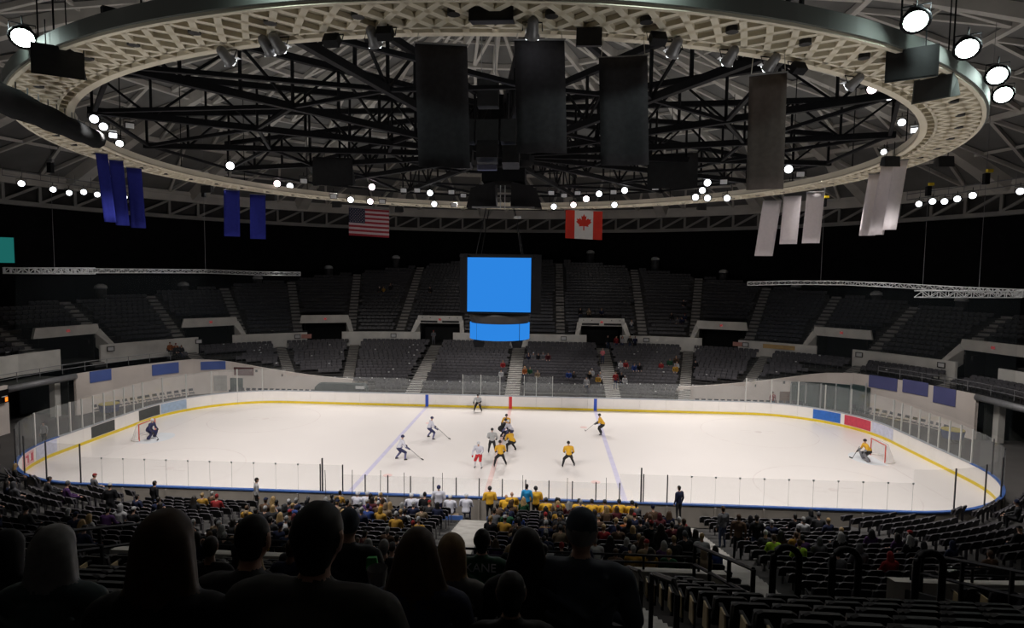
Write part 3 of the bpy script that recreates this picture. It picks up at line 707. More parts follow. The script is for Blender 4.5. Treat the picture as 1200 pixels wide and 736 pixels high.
# ---- lamps
def lamp_proto(kind):
    lens = {'big': LENSG, 'lit': LENS, 'warm': LENSP, 'off': LENSD, 'can': LENS}[kind]
    root = empty('flood_lamp')
    if kind == 'off':
        MB().box((0, -.1, 0), (.62, .36, .44)).build('housing', BLACK, root); MB().box((0, .095, 0), (.54, .03, .36)).build('lens', lens, root)
    elif kind == 'can':
        MB().tube([(0, -.55, 0), (0, -.45, 0), (0, .1, 0), (0, .25, 0)], [.12, .2, .24, .3], 10).build('housing', GREYM, root, True); MB().box((0, .27, 0), (.5, .03, .34)).build('lens', lens, root)
        MB().box((0, .22, .3), (.5, .5, .02), 0, .5).build('barn_door', LENSD, root)
    else:
        k = 1.25 if kind == 'big' else 1.0
        MB().tube([(0, -.5*k, 0), (0, -.38*k, 0), (0, -.1*k, 0), (0, .12*k, 0), (0, .13*k, 0)], [.12*k, .2*k, .26*k, .36*k, .30*k], 14).build('reflector', BLACK, root, True)
        mb = MB(); n = 14; rr_ = .31*k
        mb.add([(0, .17*k, 0)]+[(rr_*math.cos(2*PI*i/n), .125*k, rr_*math.sin(2*PI*i/n)) for i in range(n)], [(0, 1+i, 1+(i+1) % n) for i in range(n)]); mb.build('lens', lens, root)
    mb = MB(); mb.tube([(-.38, 0, 0), (-.38, -.05, .42), (.38, -.05, .42), (.38, 0, 0)], .025, 5); mb.tube([(0, -.05, .42), (0, -.05, .7)], .03, 5); mb.build('yoke', BLACK, root)
    return root
protos = {k: None for k in ('big', 'lit', 'warm', 'off', 'can')}
def lamp(kind, p, aim, label, group, scale=1.0):
    if protos[kind] is None: o = lamp_proto(kind); protos[kind] = o
    else: o = copy_tree(protos[kind])
    d = Vector(aim)-Vector(p); o.location = p; o.rotation_euler = d.to_track_quat('Y', 'Z').to_euler(); o.scale = (scale,)*3
    tag(o, label, 'lamp', group); return o
def lamps(items, where, group, z, aimf, scale=1.0):
    items = sorted(items)
    cnt = {}
    for px, py, kind in items:
        p = at_z((px, py), 20.2 if 'far ring' in where and py >= 230 else z); cnt[kind] = cnt.get(kind, 0)+1
        desc = {'big': 'large greenish-white floodlight', 'lit': 'glaring white round lamp', 'warm': 'pinkish glowing round lamp', 'off': 'unlit boxy lamp', 'can': 'grey canister spotlight'}[kind]
        lamp(kind, tuple(p), aimf(p), '%s %s, %s such from left' % (desc, where, nth(cnt[kind])), group, scale)
nearcam = lambda p: (p[0]*.3+2, -30, 6)
lamps([(1073, 22, 'big'), (1133, 55, 'big'), (1168, 87, 'big'), (1175, 110, 'big'), (27, 42, 'big')], 'outside the near ring edge', 'ring floodlights', 20.95, lambda p: (0.55*p[0]+1.5, -34, 9), .95)
for q in ((1073, 22), (1133, 55), (1168, 87), (1175, 110), (27, 42), (330, -30), (760, -30)):
    p = at_z(q, 20.95); k = 27.3/math.hypot(p[0], p[1]); spot((p[0]*1.02, p[1]*1.02, 21.15), (p[0]*k, p[1]*k, 20.6), 190, 150, .8, .1, (.82, 1, .93))
far_l = [(270, 194, 'lit'), (268, 213, 'lit'), (325, 215, 'warm'), (340, 218, 'lit'), (333, 223, 'lit'), (372, 228, 'lit'), (411, 234, 'lit'), (436, 219, 'warm'), (434, 236, 'warm'), (356, 212, 'off'), (391, 230, 'off'), (448, 236, 'off'), (473, 223, 'off'),
 (504, 226, 'lit'), (509, 239, 'lit'), (561, 241, 'warm'), (649, 242, 'lit'), (672, 240, 'warm'), (687, 233, 'warm'), (702, 227, 'lit'), (720, 240, 'lit'), (732, 223, 'lit'), (489, 223, 'off'), (529, 225, 'off'), (564, 226, 'off'), (543, 229, 'off'), (646, 226, 'off'), (677, 226, 'off'), (719, 225, 'off'), (661, 229, 'off'), (532, 240, 'off'), (768, 220, 'off'),
 (829, 214, 'lit'), (823, 223, 'lit'), (815, 231, 'lit'), (829, 232, 'lit'), (852, 232, 'lit'), (924, 198, 'lit'), (925, 218, 'lit'), (938, 204, 'off'), (811, 217, 'off'), (848, 213, 'off'), (882, 226, 'off')]
def far_place(items):
    out = []
    for px, py, k in items: out.append((px, py, k))
    return out
lamps(far_l, 'on the far ring edge', 'lamps on the far ring edge', 21.0, lambda p: (p[0]*.35+1.5, -36, 8), 1.05)
lamps([(110, 139, 'lit'), (121, 148, 'lit'), (140, 168, 'lit'), (132, 158, 'can'), (152, 147, 'off')], 'clustered at the left inner ring edge', 'lamps at the left of the ring', 21.4, lambda p: (0, -34, 8), .8)
lamps([(1057, 143, 'lit'), (1036, 178, 'lit'), (1042, 112, 'lit'), (1022, 104, 'warm'), (1072, 152, 'can')], 'clustered at the right inner ring edge', 'lamps at the right of the ring', 21.4, lambda p: (6, -34, 8), .7)
lamps([(266, 68, 'can'), (314, 56, 'can'), (326, 53, 'can'), (390, 50, 'off'), (438, 46, 'can'), (452, 42, 'off'), (624, 36, 'can'), (770, 48, 'off'), (790, 58, 'can'), (855, 68, 'can'), (903, 76, 'can'), (934, 82, 'off'), (1000, 98, 'can')], 'under the near inner ring edge', 'lamps under the near ring edge', 20.0, lambda p: (p[0]*.3, p[1]+22, 6), .75)
for items, where, zz in (([(25, 215), (62, 222), (81, 226), (98, 225), (114, 228), (129, 230), (146, 231)], 'left', 21.0), ([(1077, 239), (1093, 236), (1107, 236), (1122, 233), (1140, 229), (1196, 224)], 'right', 20.2)):
    pts = [at_z(q, zz) for q in items]
    for i, p in enumerate(pts): lamp('lit', tuple(p), (0, -36, 10), 'glaring lamp on the %s lighting pipe at the dome foot, %s from the left' % (where, nth(i+1)), 'lamps on the %s dome pipe' % where, 1.0)
    a, b = pts[0], pts[-1]; a = a+(a-b)*.15; b = b+(b-a)*.1
    lp = empty('lighting_pipe', tuple((a+b)/2), 0, 'dark lighting pipe carrying lamps at the %s foot of the dome' % where, 'lighting pipe'); c = (a+b)/2
    for dz_ in (.55, 1.1): MB().tube([a-c+(0, 0, dz_), b-c+(0, 0, dz_)], .05, 6).build('pipe', GREYM, lp)
    for t in np.linspace(0, 1, 9): q = (a-c)*(1-t)+(b-c)*t; MB().tube([q+(0, 0, .5), q+(0, 0, 1.6)], .025, 5).build('drop_rod', GREYM, lp)
# ---- loudspeaker boxes on the ring
def speaker_box(q, z, s, rz, label, m=SPK):
    p = at_z(q, z); o = empty('loudspeaker', tuple(p), rz, label, 'loudspeaker', 'loudspeakers hung from the ring')
    a, h = s/2, s*.36
    MB().add([(-a, -a*.7, -h), (a, -a*.7, -h), (a, a*.7, -h*.5), (-a, a*.7, -h*.5), (-a, -a*.5, h), (a, -a*.5, h), (a*.8, a*.7, h), (-a*.8, a*.7, h)], [(0, 3, 2, 1), (4, 5, 6, 7), (0, 1, 5, 4), (1, 2, 6, 5), (2, 3, 7, 6), (3, 0, 4, 7)]).build('cabinet', m, o)
    MB().add([(-a*.92, -a*.72, -h*.9), (a*.92, -a*.72, -h*.9), (a*.92, -a*.54, h*.9), (-a*.92, -a*.54, h*.9)], [(0, 1, 2, 3)]).build('grille', SPK, o)
    for x in (-a*.5, a*.5): MB().tube([(x, 0, h), (x, 0, h+.9)], .02, 5).build('hanger', BLACK, o)
    return o
speaker_box((70, 76), 19.9, 1.45, .6, 'black wedge loudspeaker under the left end of the ring')
speaker_box((1068, 79), 19.9, 1.45, -.5, 'black wedge loudspeaker under the right end of the ring')
speaker_box((1097, 106), 19.9, 1.25, -.9, 'grey wedge loudspeaker beside the right floodlights', mat('speaker grey', (.10, .11, .105), .6))
speaker_box((577, 12), 20.5, 1.25, 0, 'black loudspeaker box hanging before the near ring middle')
speaker_box((690, 46), 20.0, .75, 0, 'small black loudspeaker under the near inner ring edge right of middle')
speaker_box((392, 203), 20.6, 3.0, .2, 'large dark loudspeaker cluster left of the hub')
speaker_box((788, 203), 20.6, 3.6, -.2, 'large dark loudspeaker cluster right of the hub')
for i, q in enumerate(((243, 222), (318, 232), (395, 240), (468, 246), (822, 243), (1043, 190), (900, 190), (1106, 190))):
    speaker_box(q, 20.0, .9, 0, 'small dark loudspeaker below the far ring edge, %s from the left' % nth(i+1) if i < 5 else ['dark box under the right ring edge by the white banners', 'dark box behind the brownish banner', 'dark box beyond the right ring end'][i-5])
for i, (x, y) in enumerate(FILL_LIGHTS):  # housings drawn for the added fill lights
    k = ('near ' if y < 0 else 'far ' if y > 10 else 'end ')+('left' if x < 0 else 'right'); k += ' inner' if abs(x) < 20 else ' outer'
    o = empty('uplight', (x, y, 5.55), math.atan2(y, x)-PI/2, 'small black uplight on the upper deck front, '+k+' one', 'uplight', 'uplights on the deck front'); MB().box((0, 0, .2), (.34, .16, .22)).build('housing', BLACK, o); MB().box((0, 0, .32), (.28, .12, .02)).build('lens', LENSD, o); MB().tube([(-.2, 0, 0), (-.2, 0, .2), (.2, 0, .2), (.2, 0, 0)], .015, 4).build('yoke', GREYM, o)
# ---- black drape roll at the left
a, b = at_d((-60, 88), 15.5), at_d((112, 163), 33); c = (a+b)/2
dr = empty('drape_roll', tuple(c), 0, 'long black rolled drape slanting across the left end of the ring', 'drape')
mb = MB(); N = 14; pts = [a-c+(b-a)*i/N for i in range(N+1)]; mb.tube(pts, [.47+.03*math.sin(i*1.9) for i in range(N+1)], 10); mb.build('roll', mat('drape black', (.006, .0065, .007), .9, 0, .25, 3, .1), dr, True)
for i in range(1, N): MB().tube([pts[i]+(0, 0, .4), pts[i]+(0, 0, .75)], .03, 4).build('tie', GREYM, dr)

# ---- net trusses and netting
def box_truss(path, name, label, hz, s=.16):
    c = np.mean([np.array(p) for p in path], 0); root = empty(name, tuple(c), 0, label, 'truss', 'net trusses')
    path = [np.array(p, float)-c for p in path]
    for a, b in zip(path[:-1], path[1:]):
        d, side, u = basis(b-a); L = np.linalg.norm(b-a)
        offs = [(i*s*side+j*s*np.array([0, 0, 1.0])) for i, j in ((-1, -1), (1, -1), (1, 1), (-1, 1))]
        for o in offs: MB().tube([a+o, b+o], .026, 5).build('chord', ALU, root)
        mb = MB(); n = max(2, int(L/.5))
        for k in range(n):
            t0, t1 = k/n, (k+1)/n
            for q in range(4):
                o0, o1 = offs[q], offs[(q+1) % 4]
                if k % 2: o0, o1 = o1, o0
                mb.bar(a+(b-a)*t0+o0, a+(b-a)*t1+o1, .026)
            for q in range(4): mb.bar(a+(b-a)*t0+offs[q], a+(b-a)*t0+offs[(q+1) % 4], .03)
        lc = mb.build('lacing', ALU, root); lc['kind'] = 'stuff'
    return root
LZ, RZT = 12.75, 12.2
LPATH = [(-20.5, 13.2, LZ-.15), (-24.5, 12.9, LZ-.15), (-28.5, 10.8, LZ), (-31.2, 6.5, LZ), (-31.8, 0, LZ), (-31.3, -6.5, LZ)]
LNEAR = [(-31.3, -6.9, LZ+.05), (-27, -11.6, LZ+.05), (-20.7, -13.2, LZ+.1)]
RPATH = [(21.8, 13.2, RZT), (25.5, 12.6, RZT+.15), (29, 10.2, RZT+.2), (31.3, 6.3, RZT+.1), (32, 0, RZT), (31.3, -6.5, RZT)]
RNEAR = [(31.3, -6.9, RZT), (27.5, -11.4, RZT), (21.6, -13.0, RZT)]
box_truss(LPATH, 'net_truss', 'thin silver truss curving above the far left rink corner', LZ); box_truss(LNEAR, 'net_truss', 'short silver truss above the near left rink corner', LZ)
box_truss(RPATH, 'net_truss', 'thin silver truss curving above the far right rink corner', RZT); box_truss(RNEAR, 'net_truss', 'short silver truss above the near right rink corner', RZT)
for path, lab in ((LPATH, 'fine dark safety net hanging below the left truss'), (RPATH, 'fine dark safety net hanging below the right truss')):
    mb = MB(); mb.loft([(p[0], p[1], 3.2) for p in path], [(p[0], p[1], p[2]-.2) for p in path]); o = mb.build('safety_net', NET); tag(o, lab, 'net')
for (x, y, z), lab in (((-28.5, 10.8, LZ), 'thin hoist cable to the left truss, far one'), ((-31.5, -3, LZ), 'thin hoist cable to the left truss, near one'), ((27.5, 11.3, RZT), 'thin hoist cable to the right truss, far one'), ((31.6, 3.5, RZT), 'thin hoist cable to the right truss, middle one'), ((31.6, -2.5, RZT), 'thin hoist cable to the right truss, near one')):
    h = empty('hoist_cable', (x, y, z), 0, lab, 'cable', 'truss hoist cables'); R_ = math.hypot(x, y)
    MB().tube([(0, 0, 0), (0, 0, dz(R_)-z-.4)], .014, 5).build('cable', GREYM, h); MB().box((0, 0, 7.2), (.3, .3, .7)).build('hoist_motor', BLACK, h); MB().box((.12, -.1, 7.7), (.35, .2, .2)).build('hoist_hook', YELLOW if x > 0 else GREYM, h)
# ---- capped vent posts on the rim of the upper deck
k_ = 0
for px, py in ((118, 338), (215, 335), (302, 327), (385, 315), (464, 303), (692, 297), (768, 305), (848, 320), (933, 337), (1027, 346), (1127, 353)):
    d = ray((px, py)); t = None
    A = d[0]**2+d[1]**2; B = CAM[0]*d[0]+CAM[1]*d[1]; C = CAM[0]**2+CAM[1]**2-51.2**2; t = (-B+math.sqrt(B*B-A*C))/A
    p = CAM+d*t; zb = min(up_z(rad(p[0]*.98, p[1]*.98)), p[2]-1.2); k_ += 1; h = p[2]-zb
    o = empty('vent_post', (p[0], p[1], zb), 0, 'dark round post with pale cap on the upper rim, %s from the left' % nth(k_), 'post', 'capped posts on the rim')
    MB().tube([(0, 0, 0), (0, 0, h)], .55, 12).build('shaft', mat('post dark', (.035, .035, .037), .7), o, True)
    MB().tube([(0, 0, h), (0, 0, h+.3), (0, 0, h+.5)], [.66, .6, .25], 12).build('cap', mat('post cap', (.40, .40, .40), .6), o, True)
# ---- teal lit board and orange sign at the far left edge
d = ray((2, 293)); A = d[0]**2+d[1]**2; B = CAM[0]*d[0]+CAM[1]*d[1]; C = CAM[0]**2+CAM[1]**2-52.2**2; p = CAM+d*((-B+math.sqrt(B*B-A*C))/A); o = empty('lit_board', tuple(p), math.radians(40), 'teal lit rectangular board on the black wall at far left', 'board'); MB().box((0, 0, 0), (1.9, .15, 2.5)).build('face', TEAL, o); MB().box((0, .1, 0), (2.1, .15, 2.7)).build('frame', DARKC, o)
p = pol(25.5, math.radians(90.2), -1)
o = empty('clock_board', (p[0]+.12, p[1]-.3, 3.0), math.radians(92), 'dark clock board with glowing orange digits on the left end wall', 'clock'); MB().box((0, 0, 0), (1.0, .1, 1.0)).build('case', DARKC, o)
MB().box((.28, -.06, -.25), (.22, .03, .34)).build('digit', ORANGE, o); MB().box((.1, -.06, 0), (.5, .03, .06)).build('bar_light', LENSD, o)
# ---- plates and notices on the fascia
def fascia_plate(px, w_, h_, m, label, cat, edge=None, dzz=0.0):
    best = None
    for s in np.linspace(-70, 70, 1400):
        x, y, a = row_pt(28.70, s)
        if y < 0: continue
        q = project((x, y, 5.1))
        if best is None or abs(q[0]-px) < best[0]: best = (abs(q[0]-px), x, y, a)
    _, x, y, a = best
    o = empty('fascia_plate', (x, y, 5.1+dzz), a+PI, label, cat); MB().box((0, -.03, 0), (w_, .05, h_)).build('face', m, o)
    if edge:
        mb = MB(); mb.box((0, -.05, h_/2), (w_+.08, .06, .07)); mb.box((0, -.05, -h_/2), (w_+.08, .06, .07)); mb.box((w_/2, -.05, 0), (.07, .06, h_)); mb.box((-w_/2, -.05, 0), (.07, .06, h_)); mb.build('border', edge, o)
    return o
for i, px in enumerate((130, 233, 349, 461, 661, 757, 874, 1007, 1103)):
    fascia_plate(px, .62, .42, SIGNW, 'small black-framed section plate on the fascia, %s from the left' % nth(i+1), 'sign', SIGNK)
PINKN = mat('notice pink', (.48, .22, .18), .6)
fascia_plate(359, 1.15, .5, PINKN, 'pink notice on the fascia beside the left passage', 'sign'); fascia_plate(865, 1.1, .45, PINKN, 'pink notice on the fascia beside the right passage', 'sign')
fascia_plate(912, 3.3, .45, mat('notice ochre', (.55, .36, .14), .6), 'long ochre strip on the right part of the fascia', 'sign')
# ================================================================== SEATS
LO_AX = (0.0, 10.0, -10.0); LO_TH = [math.radians(a) for a in (14, 31, 50, 68, 90, 112, 130, 149, 166)]
def near_aisle(x, y, r, upper):
    if abs(x) <= LH:
        for ax in ((5, -5) if upper else LO_AX):
            if abs(x-ax) < (.86 if upper else .95): return True
    th = math.acos(max(-1, min(1, y/r)))
    if abs(x) > LH-1.2:
        xx = abs(x)-LH
        for t in (AISLE_TH if upper else LO_TH):
            if abs((th if xx > 0 else (0 if y > 0 else PI))-t)*r < .86 or (abs(xx) < 2.5 and abs((LH+r*math.sin(t))-abs(x)) < .86 and abs(r*math.cos(t)-y) < 1.2): return True
    return False
seats = []                                   # x, y, z, rz, upper, row, D, aisle side
def in_frame(p, mg=40):
    v = np.asarray(p)-CAM
    if v@_f < 1.0: return None
    x, y, D = project(p)
    return D if -mg-180 < x < 1380+mg and -mg < y < 736+90 else None
for upper in (True, False):
    n, r0, dr, z0, dz_ = (UP_N, UP_R0, UP_DR, UP_Z0, UP_DZ) if upper else (LO_N, LO_R0, LO_DR, LO_Z0, LO_DZ)
    for k in range(n+1):
        r = r0+k*dr+.48; H = row_half(r); m_ = int(2*H/.54); row = []
        for i in range(m_):
            s = -H+2*H*(i+.5)/m_; x, y, a = row_pt(r, s); z = z0+k*dz_
            if upper and (math.hypot(x, y) > UP_RIM-.3 or in_vom(x, y, 2.95, 33.9)): row.append(None); continue
            if not upper and not (lower_ok(x, y) and lower_ok(x*.985, y*.985)): row.append(None); continue
            if near_aisle(x, y, r, upper): row.append(None); continue
            row.append([x, y, z, a, upper, k, None, 0])
        for i, q in enumerate(row):
            if q is None: continue
            if row[i-1] is None: q[7] = -1
            elif row[(i+1) % len(row)] is None: q[7] = 1
            q[6] = in_frame((q[0], q[1], q[2]+.6))
            if q[6]: seats.append(q)
# people sit on some of these; filled below, before the seats are linked
TAKEN = set()
SEAT_BACK = [(-.24, .0), (.24, .0)]
def seat_meshes(m):
    b = MB()
    for sx in (0,):
        prof = [(-.235, .40, .02), (-.235, .86, -.10), (-.17, .90, -.115), (.17, .90, -.115), (.235, .86, -.10), (.235, .40, .02)]
        b.add([(x, y, z) for x, z, y in prof]+[(x*.96, y-.055, z) for x, z, y in prof], [(0, 1, 2, 3, 4, 5)]); b.add(b.v, [(11, 10, 9, 8, 7, 6)]+[(i, i+6, (i+1) % 6+6, (i+1) % 6) for i in range(6)], 1)
    p = MB().add([(-.21, .06, .40), (.21, .06, .40), (.21, .01, .78), (-.21, .01, .78), (-.21, .15, .42), (.21, .15, .42), (.2, .07, .80), (-.2, .07, .80)], [(0, 3, 2, 1), (4, 5, 6, 7), (0, 1, 5, 4), (1, 2, 6, 5), (2, 3, 7, 6), (3, 0, 4, 7)])
    po = MB().box((0, .22, .44), (.42, .42, .07))
    a = MB().box((0, .08, .30), (.035, .14, .60)).box((0, .16, .615), (.05, .34, .035))
    return b.mesh('backrest', [m, BACK_SHADE]), p.mesh('seat_pan', m), po.mesh('seat_pan', m), a.mesh('armrest', BLACK)
SM = {True: seat_meshes(SEAT_DIM), False: seat_meshes(SEAT_LIT)}
ENDP = mat('seat end panel', (.52, .41, .22), .5, 0, .15, 5)
END_ME = MB().add([(0, -.08, .30), (0, .2, .25), (0, .17, .66), (0, -.02, .66), (.025, -.08, .30), (.025, .2, .25), (.025, .17, .66), (.025, -.02, .66)], [(0, 1, 2, 3), (4, 7, 6, 5), (0, 4, 5, 1), (1, 5, 6, 2), (2, 6, 7, 3), (3, 7, 4, 0)]).mesh('end_panel', ENDP)
def finish_seats():
    order = sorted(range(len(seats)), key=lambda i: seats[i][6]); shown = [i for i in order if 0 < project((seats[i][0], seats[i][1], seats[i][2]+.6))[0] < 1200 and project((seats[i][0], seats[i][1], seats[i][2]+.88))[1] < 740]
    near = shown[:300]; ns = set(near); rest = [i for i in order if i not in ns]
    byrow = {}
    for i in near:
        x, y, z, a, up, k, D, e = seats[i]; byrow.setdefault((up, k), []).append(i)
    for (up, k), ids in byrow.items():
        ids.sort(key=lambda i: seats[i][0])
        for j, i in enumerate(ids):
            x, y, z, a, up, k, D, e = seats[i]; b, p, po, ar = SM[up]
            dk = 'upper' if up else 'lower'
            root = empty('arena_seat', (x, y, z), a, 'black arena seat in %s row of near %s deck, %s from the left' % (nth(k+1), dk, nth(j+1)), 'seat', 'seats of the near decks')
            link('backrest', b, root); link('seat_pan', po if i in TAKEN else p, root)
            for sx in (-.262, .262):
                o = link('armrest', ar, root); o.location = (sx, 0, 0)
            if e and up: o = link('end_panel', END_ME, root); o.location = (.29 if e < 0 else -.315, 0, 0)
    # everything farther: one object per deck
    for up in (True, False):
        base = MB().add([(-.25, 0, .54), (.25, 0, .54), (.25, -.1, .82), (.17, -.115, .88), (-.17, -.115, .88), (-.25, -.1, .82), (-.25, -.06, .54), (.25, -.06, .54), (.25, -.16, .82), (.17, -.17, .88), (-.17, -.17, .88), (-.25, -.16, .82)], [(0, 1, 2, 3, 4, 5), (11, 10, 9, 8, 7, 6)]+[(i, i+6, (i+1) % 6+6, (i+1) % 6) for i in range(6)]); base.m[1] = 1
        base.box((0, .07, .65), (.46, .07, .22), 0, .14); base.box((.262, .02, .28), (.03, .1, .50))
        V = np.array(base.v); F = base.f; nv = len(V); ids = [i for i in rest if seats[i][4] == up]
        allv = []; faces = []; fm = []; nb = 12; Fb = [f for f in F if max(f) < nb]
        sum_v = 0
        for c, i in enumerate(ids):
            x, y, z, a = seats[i][:4]; ca, sa = math.cos(a), math.sin(a)
            tk = i in TAKEN; W_ = V[:nb] if tk else V; off = sum_v; sum_v += len(W_)
            allv.append(np.c_[W_[:, 0]*ca-W_[:, 1]*sa+x, W_[:, 0]*sa+W_[:, 1]*ca+y, W_[:, 2]+z]); faces.extend([tuple(q+off for q in f) for f in (Fb if tk else F)]); fm.extend(base.m[:len(Fb)] if tk else base.m)
        me = bpy.data.meshes.new('arena_seats'); me.from_pydata(np.concatenate(allv).tolist(), [], faces); me.materials.append(SEAT_DIM if up else SEAT_LIT); me.materials.append(BACK_SHADE); me.polygons.foreach_set('material_index', fm)
        o = link('upper_deck_seats' if up else 'lower_bowl_seats', me); tag(o, 'rows of small dark seats filling the %s' % ('upper deck' if up else 'lower bowl'), 'seats', None, 'stuff')
# ---- stairs in the aisles
def stair(c, d, r0, r1, rise, run, zf, wd, m, label, riserm=TIER):
    rz = math.atan2(d[1], d[0])-PI/2; mb = MB(); r = r0
    while r < r1:
        z = zf(r); zn = zf(r+run)
        for cy_, zt in ((r+run*.25, z+.03), (r+run*.75, (z+zn)/2+.03)):
            mb.box((0, cy_, zt-.15), (wd, run*.5, .24), m=1); mb.box((0, cy_, zt-.015), (wd, run*.52, .03))
        r += run
    p = c+d*0; o = mb.build('aisle_stair', [m, riserm], None, False, (c[0], c[1], 0), rz); tag(o, label, 'stairs', 'aisle stairs'); return o
cnt = {}
def rim_r(c, d):
    r = 30.0
    while math.hypot(*(c+d*r)) < UP_RIM-.4 and r < 51: r += .1
    return r
def st_label(kind, sx, i): return 'grey aisle stairs in the %s, %s from the middle on the %s' % (kind, nth(i), 'left' if sx < 0 else 'right')
for sx in (-1, 1):
    i = 0
    for typ, v in [('x', 5.0)]+[('t', t) for t in AISLE_TH[:7]]:
        i += 1
        c, d = (np.array([sx*v, 0.]), np.array([0., 1.])) if typ == 'x' else (np.array([sx*LH, 0.]), np.array([sx*math.sin(v), math.cos(v)]))
        stair(c, d, UP_R0, rim_r(c, d), UP_DZ, UP_DR, up_z, 1.05, TREAD, st_label('far upper deck', sx, i), TREAD)
    i = 0
    for typ, v in [('x', 10.0)]+[('t', t) for t in LO_TH[:4]]:
        i += 1
        c, d = (np.array([sx*v, 0.]), np.array([0., 1.])) if typ == 'x' else (np.array([sx*LH, 0.]), np.array([sx*math.sin(v), math.cos(v)]))
        r0 = LO_R0
        while not lower_ok(*(c+d*(r0+.2))) and r0 < 27: r0 += LO_DR
        stair(c, d, r0, 28.2, LO_DZ, LO_DR, lo_z, 1.45 if typ == 'x' else 1.1, TREADL, st_label('far lower bowl', sx, i))
    c, d = np.array([sx*5., 0.]), np.array([0., -1.])
    stair(c, d, UP_R0, 43.5, UP_DZ, UP_DR, up_z, 1.05, TREAD_LIT, 'pale stairs going down the near upper deck on the %s' % ('left' if sx < 0 else 'right'))
    c = np.array([sx*10., 0.]); stair(c, d, LO_R0, 28, LO_DZ, LO_DR, lo_z, 1.4, TREADL, 'pale stairs in the near lower stand on the %s' % ('left' if sx < 0 else 'right'))
stair(np.array([0., 0.]), np.array([0., 1.]), LO_R0, 28.2, LO_DZ, LO_DR, lo_z, 1.45, TREADL, 'pale stairs in the middle of the far lower bowl'); stair(np.array([0., 0.]), np.array([0., -1.]), LO_R0, 28, LO_DZ, LO_DR, lo_z, 1.4, TREADL, 'pale stairs in the middle of the near lower stand')
# ---- railings
def rail(path, label, hs=(.5, 1.0), r=.03, every=1.6, m=BLACK, cat='railing'):
    c = np.mean([np.array(p, float) for p in path], 0); o = empty('guard_rail', tuple(c), 0, label, cat); P_ = [np.array(p, float)-c for p in path]
    for h in hs: MB().tube([p+(0, 0, h) for p in P_], r, 6).build('rail', m, o)
    acc = 0; last = -9
    for a, b in zip(P_[:-1], P_[1:]):
        L = np.linalg.norm(b-a); n = max(1, int(round(L/every)))
        for i in range(n): q = a+(b-a)*i/n; MB().tube([q, q+(0, 0, hs[-1])], r*1.1, 6).build('post', m, o)
    MB().tube([P_[-1], P_[-1]+(0, 0, hs[-1])], r*1.1, 6).build('post', m, o); return o
for sx, nm in ((-1, 'left'), (1, 'right')):
    pts = [tuple(pol(26.0, th, sx))+(3.75,) for th in np.linspace(math.radians(56), math.radians(104), 12)]; rail(pts, 'grey guard rail on top of the concrete wall at the %s end' % nm, (.4, .8), .025, 1.5, GREYM)
    pts = [(sx*x, -28.85, 5.55) for x in np.linspace(0.5, 7.4, 6)]; rail(pts, 'black rail on the near upper deck front %s of the middle' % nm, (.18, .36), .03)
    pts = [(sx*x, -28.85, 5.55) for x in np.linspace(12.6, 15.5, 3)]+[tuple(pol(28.85, th, sx))+(5.55,) for th in np.linspace(math.radians(175), math.radians(150), 7)]; rail(pts, 'black rail on the near upper deck front at the %s' % nm, (.18, .36), .03)
    # walls and hoops round the near passage
    for s2 in (-1, 1):
        x = sx*10+s2*2.75
        rail([(x, -29.0, 5.3), (x, -33.2, 6.8)], 'black sloping rail on the %s side of the near %s passage' % ('left' if s2 < 0 else 'right', nm), (.5, 1.0), .04, 1.4)
    for j, x in enumerate((7.7, 8.7, 10.1)):
        o = empty('hoop_rail', (sx*x, -33.5, 6.95), 0, 'tall black hoop rail above the near %s passage, %s from the middle' % (nm, nth(j+1)), 'railing', 'hoop rails')
        arc = [(-.22, 0, 0), (-.22, 0, 1.2)]+[(-.22*math.cos(t), 0, 1.2+.22*math.sin(t)) for t in np.linspace(.3, PI-.3, 7)]+[(.22, 0, 1.2), (.22, 0, 0)]
        MB().tube(arc, .06, 8).build('hoop', BLACK, o, True); MB().tube([(-.22, 0, .5), (.22, 0, .5)], .035, 6).build('cross_bar', BLACK, o)
# aisle handrails on the near stairs
for sx in (-1, 1):
    for j, y in enumerate((-31.5, -34.0, -36.5)):
        o = empty('hand_rail', (sx*5.0, y, up_z(-y)), 0, 'black hand rail hoop in the near %s aisle, %s from the front' % ('left' if sx < 0 else 'right', nth(j+1)), 'railing', 'aisle hand rails')
        MB().tube([(0, -.8, -.0+.36), (0, -.8, 1.2), (0, -.6, 1.25), (0, .6, .72), (0, .8, .62), (0, .8, -.36)], .035, 6).build('rail', BLACK, o)

# ================================================================== GOALS
NETW = see_through('goal net', (.8, .78, .76), .32, gloss=False)
GR = mat('goal pipe', (.55, .07, .05), .4)
for sx, nm in ((-1, 'left'), (1, 'right')):
    g = empty('hockey_goal', (sx*27.13, 0, 0), 0, 'red framed hockey goal with white net at the %s end' % nm, 'goal', 'hockey goals')
    for y in (-.945, .945): MB().tube([(0, y, 0), (0, y, 1.25)], .04, 8).build('post', GR, g)
    MB().tube([(0, -.945, 1.25), (0, .945, 1.25)], .04, 8).build('crossbar', GR, g)
    arc = [(sx*(.1+.9*math.sin(t)), -1.15*math.cos(t), .05) for t in np.linspace(.1, PI-.1, 10)]
    MB().tube([(0, -.945, .05)]+arc+[(0, .945, .05)], .04, 6).build('base_frame', WHITE, g)
    top = [(sx*(.05+.45*math.sin(t)), -.95*math.cos(t), 1.2) for t in np.linspace(.1, PI-.1, 10)]
    mb = MB(); mb.loft([(0, -.945, .05)]+arc+[(0, .945, .05)], [(0, -.945, 1.22)]+top+[(0, .945, 1.22)]); mb.add([(0, -.945, 1.22)]+top+[(0, .945, 1.22)], [tuple(range(12))]); mb.build('net', NETW, g)
